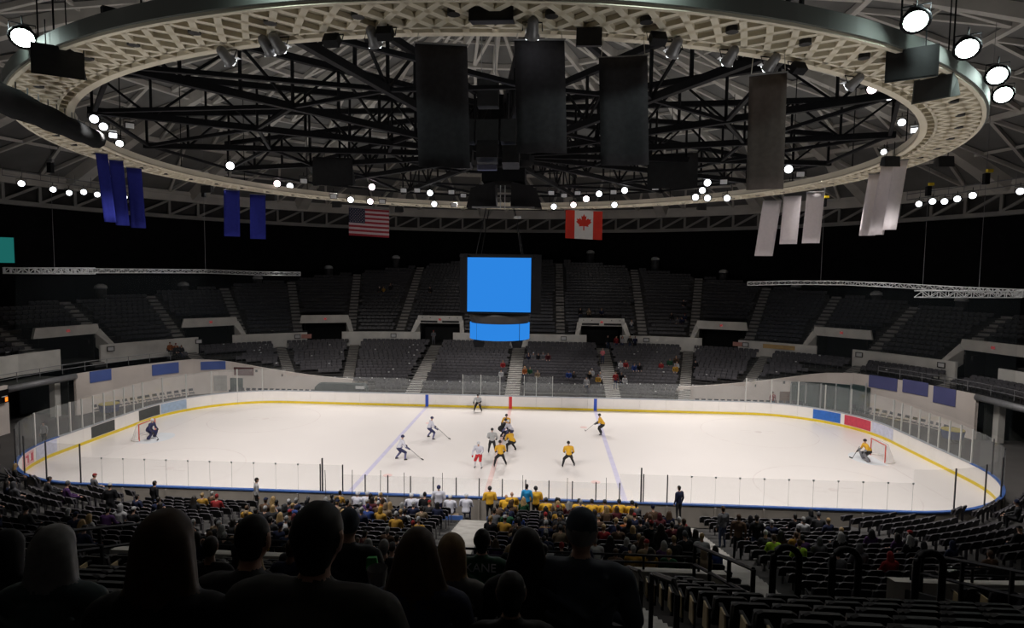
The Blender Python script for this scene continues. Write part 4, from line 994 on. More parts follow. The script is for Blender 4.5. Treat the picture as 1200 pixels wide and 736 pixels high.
# ================================================================== RINKSIDE FURNITURE
bn = tag(MB().box((-4.4, -14.0, .15), (8.0, 1.6, .3)).box((4.5, -14.0, .15), (7.8, 1.6, .3)).build('floor_bench_deck', mat('bench deck', (.08, .08, .085), .8)), 'dark deck behind the near boards under the team benches', 'deck', None, 'structure')
for sx, nm in ((-1, 'left'), (1, 'right')):
    b = empty('team_bench', (sx*4.6, -14.25, .3), 0, 'long low team bench behind the near boards on the %s' % nm, 'bench'); MB().box((0, 0, .42), (7.4, .38, .06)).build('seat_plank', mat('bench plank', (.2, .15, .1), .6), b)
    for x in (-3.4, -1.2, 1.2, 3.4): MB().box((x, 0, .2), (.08, .34, .4)).build('leg', GREYM, b)
    tag(MB().box((sx*4.4, -14.86, .55), (7.6, .06, .75)).build('bench_backboard', CAPB), 'low blue backboard behind the %s team bench' % nm, 'board')
booth = empty('penalty_booth', (0, 14.3, 0), 0, 'glass walled timekeeper booth behind the far boards at centre ice', 'booth')
for x in (-4.9, -3.1, -1.2, 1.2, 2.4, 4.0):
    MB().box((x, .9, 1.5), (.07, .07, 2.6)).build('post', POSTM, booth)
for x0, x1 in ((-4.9, -3.1), (-3.1, -1.2), (1.2, 2.4), (2.4, 4.0)): MB().box(((x0+x1)/2, .9, 1.9), (x1-x0-.1, .02, 1.7)).build('pane', GLASS, booth)
MB().box((0, .4, .75), (3.2, .6, .06)).build('table_top', WHITE, booth)
for x in (-1.5, 1.5): MB().box((x, .4, .37), (.06, .5, .72)).build('leg', GREYM, booth)
db = empty('covered_bench', (-17.0, 14.65, -.06), 0, 'long dark covered bench behind the far left boards', 'bench'); MB().prism([(-2.6, 0), (2.6, 0), (2.6, 1.4), (2.3, 1.8), (-2.2, 1.8), (-2.6, 1.4)], -.4, .4).build('cover', mat('tarp dark', (.05, .065, .065), .6, 0, .2), db); MB().box((2.0, -.42, 1.5), (.9, .04, .3)).build('label_strip', SIGNW, db)
# folding chairs behind the far corner glass
ch0 = None; k_ = {-1: 0, 1: 0}
CH = mat('chair dark', (.05, .05, .065), .5)
for sx in (-1, 1):
    spots = [(sx*x, y, PI) for y in (14.6, 15.7) for x in np.arange(18.2 if sx > 0 else 20.4, 28.5, .62)]
    spots += [tuple(pol(24.6, math.radians(a), sx))+(PI-sx*math.radians(a),) for a in np.arange(53, 74, 1.6)]
    spots = [s for s in spots if rink_sd(s[0], s[1]) > .7]
    spots.sort(key=lambda s: project((s[0], s[1], .5))[0])
    for x, y, a in spots:
        k_[sx] += 1
        if ch0 is None:
            ch0 = empty('folding_chair', (x, y, 0), a); MB().box((0, .1, .45), (.42, .4, .04)).build('seat', CH, ch0); MB().box((0, -.14, .74), (.42, .03, .24), 0, .12).build('backrest', CH, ch0)
            for s1 in (-.2, .2): MB().tube([(s1, .28, 0), (s1, -.16, .85)], .014, 4).build('leg', GREYM, ch0); MB().tube([(s1, -.14, 0), (s1, .22, .45)], .014, 4).build('leg', GREYM, ch0)
            o = ch0
        else: o = copy_tree(ch0); o.location = (x, y, -.06); o.rotation_euler = (0, 0, a)
        tag(o, 'dark folding chair behind the far %s corner glass, %s from the left' % ('left' if sx < 0 else 'right', nth(k_[sx])), 'chair', 'folding chairs behind the glass')
ch0.location.z = -.06
for i, (x, y) in enumerate((tuple(at_z((1117, 503), 1.0)[:2]), tuple(at_z((108, 471), 1.0)[:2]*.95))):
    o = empty('round_table', (x, y, -.06), 0, ['round table with yellow top behind the right corner glass', 'round table with yellow top behind the left corner glass'][i], 'table'); MB().tube([(0, 0, 1.0), (0, 0, 1.06)], .8, 16).build('table_top', mat('table yellow', (.45, .36, .06), .5), o); MB().tube([(0, 0, .03), (0, 0, 1.0)], .05, 8).build('stem', GREYM, o); MB().tube([(0, 0, 0), (0, 0, .04)], .35, 12).build('foot', GREYM, o)
    MB().tube([(0, 0, 1.0), (0, 0, .35)], [.82, .7], 16).build('table_skirt', mat('skirt blue', (.06, .08, .2), .8), o)
# ================================================================== PEOPLE: one closed skin per figure
def ball(p, r): return (p, r, p, r)
def capsule(mb, p0, r0, p1, r1, n=10, k=4):
    p0, p1 = np.array(p0, float), np.array(p1, float); r0 = np.array(r0 if hasattr(r0, '__len__') else (r0,)*3, float); r1 = np.array(r1 if hasattr(r1, '__len__') else (r1,)*3, float)
    d = p1-p0
    if np.linalg.norm(d) < 1e-6: d = np.array([0, 0, 1.0])
    d, s, u = basis(d); rows = []
    for i in range(1, 2*k+1):
        if i <= k: phi = -PI/2+PI/2*i/k*.999; c, rr_ = p0, r0
        else: phi = PI/2*(i-k-1)/k; c, rr_ = p1, r1
        rows.append([c+rr_*(s*math.cos(phi)*math.cos(2*PI*j/n)+u*math.cos(phi)*math.sin(2*PI*j/n)+d*math.sin(phi)) for j in range(n)])
    V = [p0-r0*d]+[v for r in rows for v in r]+[p1+r1*d]; F = [(0, 1+(j+1) % n, 1+j) for j in range(n)]
    for i in range(len(rows)-1):
        for j in range(n): a = 1+i*n+j; b = 1+i*n+(j+1) % n; F.append((a, b, b+n, a+n))
    e = len(V)-1; o = 1+(len(rows)-1)*n; F += [(e, o+j, o+(j+1) % n) for j in range(n)]
    mb.add(V, F)
_figs = []
def figure(name, prims, voxel, nm, sm=3):
    """prims: (p0, r0, p1, r1, material); joined and remeshed into one continuous surface"""
    mb = MB()
    for p0, r0, p1, r1, m in prims: capsule(mb, p0, r0, p1, r1)
    o = mb.build(name, BLACK); md = o.modifiers.new('skin', 'REMESH'); md.mode = 'VOXEL'; md.voxel_size = voxel
    s = o.modifiers.new('soft', 'SMOOTH'); s.factor = .5; s.iterations = sm
    dg = bpy.context.evaluated_depsgraph_get(); me = bpy.data.meshes.new_from_object(o.evaluated_get(dg)); me.name = name
    old = o.data; bpy.data.objects.remove(o); bpy.data.meshes.remove(old)
    n = len(me.polygons); C = np.empty(n*3); me.polygons.foreach_get('center', C); C = C.reshape(-1, 3); best = np.full(n, 1e9); idx = np.zeros(n, int)
    for p0, r0, p1, r1, m in prims:
        p0, p1 = np.array(p0, float), np.array(p1, float); r0 = np.array(r0 if hasattr(r0, '__len__') else (r0,)*3, float); r1 = np.array(r1 if hasattr(r1, '__len__') else (r1,)*3, float)
        d = p1-p0; L = d@d; t = np.clip((C-p0)@d/L, 0, 1) if L > 1e-9 else np.zeros(n); R_ = r0+np.outer(t, r1-r0)
        q = (np.linalg.norm((C-(p0+np.outer(t, d)))/R_, axis=1)-1)*R_.mean(1); w_ = q < best; best[w_] = q[w_]; idx[w_] = m
    me.materials.clear()
    for i in range(nm): me.materials.append(BLACK)
    me.polygons.foreach_set('material_index', idx.astype(np.int32)); me.polygons.foreach_set('use_smooth', np.ones(n, bool)); me.update(); return me
# material slots: 0 top, 1 trousers, 2 skin, 3 hair, 4 shoes, 5 hat or trim
def mirror(pr): return [((-p0[0],)+tuple(p0[1:]), r0, (-p1[0],)+tuple(p1[1:]), r1, m) for p0, r0, p1, r1, m in pr]
def head(c, hair='short', s=1.0):
    x, y, z = c; P_ = [(c, (.076*s, .096*s, .115*s), c, (.076*s, .096*s, .115*s), 2), ((x, y+.095*s, z-.015), .018, (x, y+.085*s, z+.03), .012, 2), ((x, y+.03, z-.07*s), (.055*s, .06*s, .05*s), (x, y+.05*s, z-.085*s), (.04*s, .04*s, .035*s), 2)]
    for sx in ((-1, 1) if hair in ('short', 'buzz', 'cap', 'none') else ()): P_.append(((x+sx*.078*s, y-.005, z-.025), (.012, .022, .03), (x+sx*.082*s, y-.012, z+.012), (.012, .022, .025), 2))
    if hair == 'short': P_ += [((x, y-.035, z+.0), (.077*s, .08*s, .09*s), (x, y-.045, z-.07), (.062*s, .06*s, .045*s), 3), ((x, y-.016, z+.024), (.086*s, .104*s, .104*s), (x, y-.014, z+.024), (.086*s, .104*s, .104*s), 3)]
    if hair == 'buzz': P_ += [((x, y-.035, z+.0), (.075*s, .078*s, .085*s), (x, y-.042, z-.055), (.06*s, .058*s, .04*s), 3), ((x, y-.015, z+.035), (.077*s, .094*s, .088*s), (x, y-.015, z+.035), (.077*s, .094*s, .088*s), 3)]
    if hair in ('long', 'verylong'):
        L = .30 if hair == 'long' else .40
        P_ += [((x, y-.02, z+.025), (.09*s, .10*s, .098*s), (x, y-.02, z+.025), (.09*s, .10*s, .098*s), 3), ((x, y-.055, z), (.09*s, .065*s, .085*s), (x, y-.085, z-L*.8), (.125*s, .045*s, .05*s), 3)]
        for t in np.linspace(-1.25, 1.25, 9):
            j = random.uniform(-.02, .02); P_.append(((x+.075*math.sin(t), y-.03-.055*math.cos(t), z+.03), .035, (x+.165*math.sin(t)+j, y-.045-.075*math.cos(t)+j, z-L*random.uniform(.75, 1.05)), .024, 3))
        for sx in (-1, 1): P_.append(((x+sx*.07, y-.02, z-.02), (.035, .06, .06), (x+sx*.10, y-.03, z-L*.85), (.035, .045, .05), 3))
    if hair == 'bob':
        P_ += [((x, y-.02, z+.025), (.092*s, .102*s, .10*s), (x, y-.02, z+.025), (.092*s, .102*s, .10*s), 3), ((x, y-.04, z), (.095*s, .08*s, .085*s), (x, y-.045, z-.12), (.098*s, .075*s, .06*s), 3)]
        for t in np.linspace(-1.4, 1.4, 8): P_.append(((x+.075*math.sin(t), y-.03-.05*math.cos(t), z), .035, (x+.10*math.sin(t), y-.04-.06*math.cos(t), z-random.uniform(.14, .19)), .022, 3))
    if hair == 'cap': P_ += [((x, y-.015, z+.02), (.083*s, .098*s, .10*s), (x, y-.015, z+.0), (.080*s, .096*s, .08*s), 3), ((x, y-.005, z+.045), (.088*s, .105*s, .088*s), (x, y-.005, z+.05), (.088*s, .105*s, .085*s), 5), ((x-.04, y+.12*s, z+.045), (.04, .05, .014), (x+.04, y+.12*s, z+.045), (.04, .05, .014), 5)]
    if hair == 'beanie': P_ += [((x, y-.01, z+.03), (.092*s, .108*s, .108*s), (x, y-.015, z+.055), (.085*s, .1*s, .1*s), 5)]
    if hair == 'hood': P_ += [((x, y-.03, z+.02), (.105*s, .11*s, .125*s), (x, y-.05, z-.13), (.12*s, .10*s, .07*s), 0)]
    return P_
def hand(p, d, m=2, s=1.0):
    d, sd, u = basis(d); p = np.array(p, float); P_ = [(tuple(p), .032*s, tuple(p+d*.06*s), .036*s, m)]
    for i, (o, L) in enumerate(((-.03, .06), (-.01, .075), (.011, .07), (.03, .055))): a = p+d*.075*s+sd*o*s; b = a+d*L*s-u*.02*s; P_.append((tuple(a), .0105*s, tuple(b), .009*s, m)); P_.append((tuple(b), .009*s, tuple(b-u*.03*s+d*.01), .008*s, m))
    P_.append((tuple(p+sd*.03*s), .012*s, tuple(p+sd*.065*s+d*.05*s), .01*s, m)); return P_
def sit(hair='short', lean=0.0, bulk=1.0, arms='lap', head_y=0.0, hs=1.0, collar=False):
    b = bulk; ly = lean; T = []
    T += [((0, 0, .55), (.17*b, .14*b, .12), (0, .02+ly*.3, .72), (.155*b, .125*b, .14), 0), ((0, .02+ly*.3, .72), (.155*b, .125*b, .14), (0, ly*.8, .99), (.185*b, .12*b, .12), 0), ((-.15*b, ly*.9, 1.05), .075*b, (.15*b, ly*.9, 1.05), .075*b, 0), ((0, ly, 1.08), .066, (0, ly+.02, 1.18), .055, 2), ((-.08, 0, .50), (.11, .13, .1), (.08, 0, .50), (.11, .13, .1), 1)]
    Lm = [((.10, .02, .52), .095*b, (.13, .44, .52), .068, 1), ((.13, .44, .51), .066, (.13, .42, .12), .046, 1), ((.13, .40, .055), .042, (.135, .56, .04), .036, 4), ((.19*b, ly*.9, 1.03), .075*b, (.255*b, ly+.07, .77), .052*b, 0)]
    if arms == 'lap': Lm += [((.255*b, ly+.07, .77), .05*b, (.13, ly+.32, .66), .038, 0)]+hand((.11, ly+.34, .65), (-.35, .9, -.1))
    if arms == 'up': Lm += [((.255*b, ly+.07, .77), .05*b, (.10, ly+.26, .98), .036, 0)]+hand((.085, ly+.27, 1.0), (-.3, .2, .9))
    if arms == 'knee': Lm += [((.255*b, ly+.09, .76), .05*b, (.15, ly+.42, .62), .038, 0)]+hand((.14, ly+.44, .61), (-.1, .95, -.2))
    if collar:
        for a0, a1 in (((-.16, -.125, 1.02), (.03, -.135, .90)), ((.17, -.12, 1.0), (.02, -.135, .84)), ((-.14, -.12, .88), (.12, -.135, .76)), ((.15, -.115, .84), (-.08, -.135, .70))): T += [((a0[0]*b, a0[1]*b+ly*.8, a0[2]), .022, (a1[0]*b, a1[1]*b+ly*.55, a1[2]), .016, 0)]
        T += [((0, ly-.015, 1.08), (.10*b, .09, .06), (0, ly+.0, 1.135), (.078, .075, .035), 0), ((-.10*b, ly-.04, 1.09), .055, (.10*b, ly-.04, 1.09), .055, 0)]
    return T+Lm+mirror(Lm)+head((0, ly*1.15+.035+head_y, 1.295), hair, hs)
def stand(hair='short', bulk=1.0, arms='down', stepx=0.0):
    b = bulk
    T = [((0, 0, .93), (.16*b, .12*b, .11), (0, 0, 1.12), (.15*b, .11*b, .12), 0), ((0, 0, 1.12), (.15*b, .11*b, .12), (0, -.01, 1.34), (.185*b, .12*b, .1), 0), ((-.15*b, -.01, 1.42), .072*b, (.15*b, -.01, 1.42), .072*b, 0), ((0, 0, 1.46), .06, (0, .02, 1.55), .053, 2), ((-.07, 0, .90), (.1, .11, .1), (.07, 0, .90), (.1, .11, .1), 1)]
    def leg(sg): return [((sg*.09, 0, .88), .092*b, (sg*.11, .02+sg*stepx, .50), .065, 1), ((sg*.11, .02+sg*stepx, .50), .064, (sg*.12, -.02+sg*stepx*1.4, .10), .045, 1), ((sg*.12, -.02+sg*stepx*1.4, .05), .043, (sg*.135, .13+sg*stepx*1.4, .035), .034, 4)]
    A = [((.19*b, -.01, 1.40), .07*b, (.25*b, -.03, 1.12), .052*b, 0)]
    if arms == 'down': A += [((.25*b, -.03, 1.12), .05*b, (.25*b, .06, .88), .036, 0)]+hand((.25*b, .07, .85), (0, .15, -1))
    else: A += [((.25*b, -.03, 1.12), .05*b, (.14, .22, 1.08), .036, 0)]+hand((.12, .24, 1.08), (-.6, .7, .1))
    return T+leg(1)+leg(-1)+A+mirror(A)+head((0, .03, 1.665), hair)
# hockey figures; slots: 0 jersey, 1 breeches, 2 skin, 3 gloves, 4 skates, 5 trim / socks
def skater(bend=.25, spread=.18, stride=0.0, reach=(.3, .45, .85), crouch=0.0, pads=False, seated=False):
    zc = -crouch; hip = np.array((0, -.08-bend*.2, .95+zc)); ch = hip+np.array((0, bend*.55, .42*math.cos(bend)))
    T = [(tuple(hip+(0, 0, .05)), (.19, .16, .13), tuple((hip+ch)/2), (.20, .165, .14), 0), (tuple((hip+ch)/2), (.20, .165, .14), tuple(ch), (.235, .165, .13), 0), ((-.17, ch[1], ch[2]+.06), .10, (.17, ch[1], ch[2]+.06), .10, 0), (tuple(ch+(0, .02, .12)), .065, tuple(ch+(0, .05, .22)), .056, 2),
         ((-.09, hip[1], hip[2]-.06), (.14, .15, .13), (.09, hip[1], hip[2]-.06), (.14, .15, .13), 1), ((-.08, (hip[1]+ch[1])/2-.0, hip[2]+.02), (.15, .172, .03), (.08, (hip[1]+ch[1])/2, hip[2]+.02), (.15, .172, .03), 5)]
    def leg(sg):
        kn = np.array((sg*(.12+spread*.5), .12+sg*stride*.5+crouch*.4, .52+zc*.45)); an = np.array((sg*(.12+spread), -.03+sg*stride, .15))
        L = [((sg*.11, hip[1], hip[2]-.08), .125, tuple(kn+(0, 0, .04)), .10, 1), (tuple(kn), .088, tuple(an), .062, 5), (tuple(an-(0, .03, .06)), .05, tuple(an+(0, .13, -.085)), .042, 4), (tuple(an-(0, .09, .12)), .014, tuple(an+(0, .17, -.12)), .014, 4)]
        if pads: L += [(tuple(kn+(sg*.02, .08, .10)), (.14, .08, .12), tuple(an+(sg*.02, .1, -.05)), (.14, .08, .08), 5)]
        return L
    def arm(sg, h):
        sh = np.array((sg*.25, ch[1], ch[2]+.04)); hd = np.array((h[0], h[1], h[2])); el = (sh+hd)/2+np.array((sg*.09, -.08, -.07))
        return [(tuple(sh), .095, tuple(el), .075, 0), (tuple(el), .075, tuple(hd-(hd-el)*.12), .06, 5), (tuple(hd), .06, tuple(hd+(hd-el)/np.linalg.norm(hd-el)*.08), .055, 3), (tuple(hd+(sg*-.05, .02, .02)), .024, tuple(hd+(sg*-.07, .07, .03)), .022, 3)]
    h = reach; hz = np.array((ch[0], ch[1]+.06, ch[2]+.33))
    return T+leg(1)+leg(-1)+arm(1, (h[0], h[1], h[2]+zc))+arm(-1, (-h[0]*.6, h[1]*.9, h[2]+zc+.12))+[(tuple(hz), (.08, .1, .115), tuple(hz), (.08, .1, .115), 2), (tuple(hz+(0, .095, -.015)), .018, tuple(hz+(0, .09, .02)), .014, 2)], hz
VOX = .026
FIG = {}
for nm, pr in (('sit_short', sit('short')), ('sit_lean', sit('short', .16, 1.05, 'knee')), ('sit_long', sit('long', .03, .92, 'lap')), ('sit_cap', sit('cap', .05, 1.08)), ('sit_beanie', sit('beanie', .1, 1.05, 'knee')), ('sit_bob', sit('bob', .08, .93, 'up')), ('sit_hood', sit('hood', .06, 1.1)), ('stand_short', stand('short', 1.05)), ('stand_long', stand('long', .92, 'front')), ('stand_cap', stand('cap', 1.1, 'front', .06))):
    FIG[nm] = figure('person', pr, VOX, 6)
SK = {}
for nm, kw in (('ready', dict(bend=.45, spread=.22, crouch=.10)), ('stride', dict(bend=.4, spread=.16, stride=.22, crouch=.06)), ('upright', dict(bend=.12, spread=.12, reach=(.3, .3, .9))), ('wide', dict(bend=.3, spread=.3, stride=.08, crouch=.08, reach=(.32, .4, .85))), ('battle', dict(bend=.75, spread=.26, crouch=.14, reach=(.25, .6, .7))), ('goalie', dict(bend=.5, spread=.24, crouch=.22, reach=(.42, .4, .8), pads=True))):
    pr, hz = skater(**kw); SK[nm] = (figure('player', pr, VOX, 6), hz)
def hsit():   # player on the bench
    P_ = sit('none', .06, 1.28, 'knee'); return [(a, b, c, d, {4: 4, 2: 2, 0: 0, 1: 1}.get(m, m)) for a, b, c, d, m in P_]
SK['bench'] = (figure('player', hsit(), VOX, 6), np.array((0, .105, 1.295)))
SK['benchstand'] = (figure('player', stand('none', 1.3, 'front'), VOX, 6), np.array((0, .03, 1.665)))
def helmet_mesh():
    mb = MB(); n = 12; rows = []
    for i, (z, r) in enumerate(((-.03, .105), (.03, .112), (.08, .10), (.12, .068), (.14, .02))): rows.append([(r*.95*math.cos(2*PI*j/n), r*1.12*math.sin(2*PI*j/n)-.005, z) for j in range(n)])
    for a, b in zip(rows[:-1], rows[1:]): mb.loft(a, b, closed=True)
    mb.add(rows[-1], [tuple(range(n))]); mb.add([(-.1, .04, -.03), (.1, .04, -.03), (.09, .115, .01), (-.09, .115, .01), (-.08, .115, .035), (.08, .115, .035)], [(0, 1, 2, 3), (3, 2, 5, 4)]); return mb.mesh('helmet', BLACK)
HELM = helmet_mesh()
GEARK = mat('gear black', (.013, .013, .015), .5); GEARW = mat('gear white', (.66, .66, .70), .5, 0, .03); NAVY = mat('navy cloth', (.028, .030, .09), .8); YJ = mat('yellow jersey', (.72, .40, .03), .8, 0, .06); WJ = mat('white jersey', (.60, .60, .68), .8, 0, .04); KJ = mat('black jersey', (.016, .016, .018), .8); REDP = mat('red breeches', (.55, .03, .035), .8)
STRP = mat('referee shirt', (.42, .43, .44), .8, 0, .3, 30); GREYS = mat('grey cloth', (.20, .20, .22), .85); SKIN = mat('skin', (.50, .30, .22), .6, 0, .06); SKIND = mat('skin deep', (.22, .12, .08), .6, 0, .06); SOCKW = mat('sock stripes', (.12, .12, .24), .8, 0, .3, 12)
def dress(o, mats):
    for i, m in enumerate(mats):
        o.material_slots[i].link = 'OBJECT'; o.material_slots[i].material = m
def player(pose, loc, rz, mats, helm, label, group, scale=1.0, cat='person'):
    me, hz = SK[pose]; o = link('person', me, None, loc, rz); o.scale = (scale,)*3; dress(o, mats); tag(o, label, cat, group)
    if helm is not None:
        h = link('helmet', HELM, o); h.location = tuple(hz); dress(h, [helm])
    return o
STICKM = mat('stick shaft', (.05, .045, .04), .5); TAPE = mat('stick blade', (.03, .03, .03), .7)
def stick(loc, rz, hands, foot, label, goalie=False):
    o = empty('hockey_stick', tuple(loc), rz, label, 'hockey stick', 'hockey sticks'); a, b = np.array(hands, float), np.array(foot, float)
    top = a+(a-b)/np.linalg.norm(a-b)*.35
    MB().bar(top, b, .03, .024).build('shaft', STICKM, o)
    d = np.array((1.0, .25, 0)) if b[0] > 0 else np.array((-1.0, .25, 0)); MB().bar(b, b+d*.3, .02, .08).build('blade', TAPE, o); return o
YEL = (YJ, KJ, SKIN, GEARK, GEARK, KJ); WHT = (WJ, NAVY, SKIN, NAVY, GEARK, SOCKW)
def ice_at(q): p = at_z(q, 0.0); return (p[0], p[1], .012)
PL = [((470, 539), 'stride', -1.0, WHT, NAVY, 'skater in white jersey crossing the left blue line', 1), ((505, 514), 'wide', -1.1, WHT, NAVY, 'skater in white jersey between the left blue line and far boards', 1),
 ((560.5, 549), 'upright', 2.9, (WJ, REDP, SKIN, REDP, GEARK, GEARW), GEARW, 'skater in white jersey and bright red breeches', 0), ((586, 546), 'wide', .3, YEL, GEARK, 'skater in yellow jersey beside the red centre line, nearest the referee', 0),
 ((666, 547), 'wide', .2, YEL, GEARK, 'lone skater in yellow jersey right of centre ice', 0), ((704, 509), 'ready', 1.45, YEL, GEARK, 'crouching skater in yellow jersey on the right blue line', 1),
 ((599, 529), 'battle', .7, YEL, GEARK, 'skater in yellow jersey, nearest in the huddle', 1), ((589, 514), 'battle', -1.2, (KJ, KJ, SKIN, GEARK, GEARK, KJ), GEARK, 'skater in black jersey leaning into the huddle', 0), ((597, 517), 'ready', 2.2, WHT, GEARW, 'skater in white jersey inside the huddle', 0), ((594, 509), 'ready', 2.8, YEL, GEARK, 'skater in yellow jersey at the back of the huddle', 0)]
for q, pose, rz, mats, helm, lab, stk in PL:
    p = ice_at(q); player(pose, p, rz, mats, helm, lab, 'skaters on the ice')
    if stk: stick(p, rz, (.30, .5, .80), (.55, 1.25, .05), 'hockey stick of the '+lab.replace('skater', 'player', 1))
player('upright', ice_at((576.5, 531)), .1, (STRP, KJ, SKIN, SKIN, GEARK, KJ), GEARK, 'referee in grey striped shirt watching the huddle, back turned', None)
player('ready', ice_at((560, 482.5)), PI, (STRP, KJ, SKIN, SKIN, GEARK, KJ), GEARK, 'linesman in black and grey standing against the far boards', None)
p = ice_at((177, 514)); player('goalie', p, -PI/2, (NAVY, NAVY, SKIN, GEARK, GEARK, NAVY), GEARW, 'goalkeeper in navy with white mask before the left goal', None); stick(p, -PI/2, (.4, .45, .6), (.3, .8, .06), 'broad stick of the left goalkeeper')
p = ice_at((1015, 540)); player('goalie', p, PI/2, (YJ, KJ, SKIN, GEARK, GEARK, GREYS), GEARK, 'goalkeeper in yellow with grey pads before the right goal', None); stick(p, PI/2, (.4, .45, .6), (.3, .8, .06), 'broad stick of the right goalkeeper')
# ---- benches
def bench_row(pxs, mats, helm, who, pose, y, hz):
    for i, (px, py) in enumerate(pxs):
        p = at_y((px, py), y); zf = max(.3, min(p[2]-hz, .62))
        player(pose, (p[0], p[1], zf), random.uniform(-.25, .25), mats, helm, '%s, %s from the left' % (who, nth(i+1)), 'players on the benches')
bench_row([(640, 587), (655, 589), (678.5, 591), (694, 590), (709, 591), (726, 589), (741, 592)], YEL, GEARK, 'yellow jersey player seated on the right bench', 'bench', -14.2, 1.29)
bench_row([(574, 573), (628, 573)], YEL, GEARK, 'yellow jersey player standing at the right bench', 'benchstand', -13.9, 1.66)
bench_row([(593, 583), (600, 580)], (YJ, KJ, SKIN, GEARK, GEARK, KJ), None, 'yellow topped trainer leaning over the right bench', 'bench', -14.2, 1.29)
bench_row([(418, 581), (430, 579), (445, 582), (482, 582), (494, 584), (527, 586), (546, 582)], WHT, GEARW, 'white jersey player seated on the left bench', 'bench', -14.2, 1.29)
bench_row([(514, 573)], WHT, NAVY, 'white jersey player standing at the left bench', 'benchstand', -13.9, 1.66)
for i, (x, l) in enumerate(((-8.1, -.1), (-6.7, .05), (-5.2, .1), (-3.9, -.08), (-1.9, .04), (2.3, .06), (4.6, -.1), (6.6, .1))):
    stick((x, -13.35, .3), 0, (0, l, 1.9), (0.001, 0, .25), 'upright hockey stick leaning at the benches, %s from the left' % nth(i+1))
# ---- crowd
PAL = [('black', (.010, .010, .012), 10), ('charcoal', (.03, .03, .033), 8), ('navy', (.014, .018, .045), 6), ('grey', (.10, .10, .11), 4), ('white', (.36, .36, .37), 2), ('red', (.22, .02, .022), 1), ('maroon', (.07, .014, .018), 2), ('golden', (.34, .19, .03), 2), ('orange', (.30, .09, .025), 1), ('green', (.018, .07, .035), 1), ('blue', (.025, .05, .18), 1), ('brown', (.07, .042, .026), 4), ('tan', (.20, .15, .10), 2), ('purple', (.06, .025, .09), 1)]
CM = {n: mat('cloth '+n, c, .85, 0, .12, 5, .2) for n, c, w_ in PAL}
LIME = mat('cloth lime', (.45, .72, .05), .7); CYAN = mat('cloth sky blue', (.02, .28, .60), .8); PINK = mat('cloth pink', (.65, .18, .2), .8)
CM.update({'lime': LIME, 'sky blue': CYAN, 'pink': PINK})
HAIR = [('dark', (.012, .009, .007)), ('brown', (.06, .032, .016)), ('fair', (.30, .20, .09)), ('grey', (.25, .25, .25)), ('black', (.006, .006, .006))]
HM = {n: mat('hair '+n, c, .6, 0, .2, 20) for n, c in HAIR}; DEN = mat('denim', (.035, .05, .10), .85); SHOE = mat('shoe', (.03, .03, .03), .6)
HATS = {n: CM[n] for n in ('black', 'grey', 'red', 'navy', 'white')}
def pick_col():
    n = [a for a, c, w_ in PAL for _ in range(w_)]; return random.choice(n)
HDESC = {'sit_short': 'short hair', 'sit_lean': 'short hair leaning', 'sit_long': 'long hair', 'sit_cap': 'cap', 'sit_beanie': 'knit hat', 'sit_bob': 'bobbed hair', 'sit_hood': 'hood up', 'stand_short': 'short hair', 'stand_long': 'long hair', 'stand_cap': 'cap'}
def spectator(pose, loc, rz, col=None, hair=None, scale=None, trousers=None, hat=None):
    col = col or pick_col(); hair = hair or random.choice([h for h, _ in HAIR]); hat = hat or random.choice(list(HATS))
    o = link('person', FIG[pose], None, loc, rz); o.scale = (scale or random.uniform(.94, 1.05),)*3
    dress(o, (CM[col], random.choice((DEN, CM['black'], CM['charcoal'])) if trousers is None else trousers, SKIN if random.random() < .85 else SKIND, HM[hair], SHOE, CM[hat]))
    hd = HDESC[pose]; hd = (hat+' '+hd if ('cap' in hd or 'hat' in hd) else (hair+' '+hd if 'hair' in hd else hd)); return o, col, hd
crowd = []
for i, q in enumerate(seats):
    x, y, z, a, up, k, D, e = q
    if up or y > 0 or x > 25 or x < -29 or k > 13: continue
    if -9 < x < 11: pr_ = .66
    elif 11 <= x < 18: pr_ = .34
    elif -17 < x <= -9: pr_ = .24
    elif x <= -17: pr_ = .14
    else: pr_ = .10
    if k < 2: pr_ *= .45
    if project((x, y, z+1))[1] > 668: continue
    if random.random() < pr_: crowd.append((i, q))
random.shuffle(crowd); crowd = crowd[:245]
rows = {}
for i, q in crowd:
    x, y, z, a, up, k, D, e = q; TAKEN.add(i); pose = random.choice(('sit_short', 'sit_short', 'sit_lean', 'sit_long', 'sit_long', 'sit_cap', 'sit_beanie', 'sit_bob', 'sit_hood'))
    f = np.array([-math.sin(a), math.cos(a)])
    o, col, hd = spectator(pose, (x+f[0]*.02, y+f[1]*.02, z), a+random.uniform(-.3, .3)); rows.setdefault(k, []).append((x, o, col, hd))
for k, L in rows.items():
    L.sort(key=lambda t: t[0])
    for j, (x, o, col, hd) in enumerate(L): tag(o, 'seated fan, %s top, %s, %s row behind near boards, %s from left' % (col, hd, nth(k+1), nth(j+1)), 'person', 'seated crowd in the near lower stand')
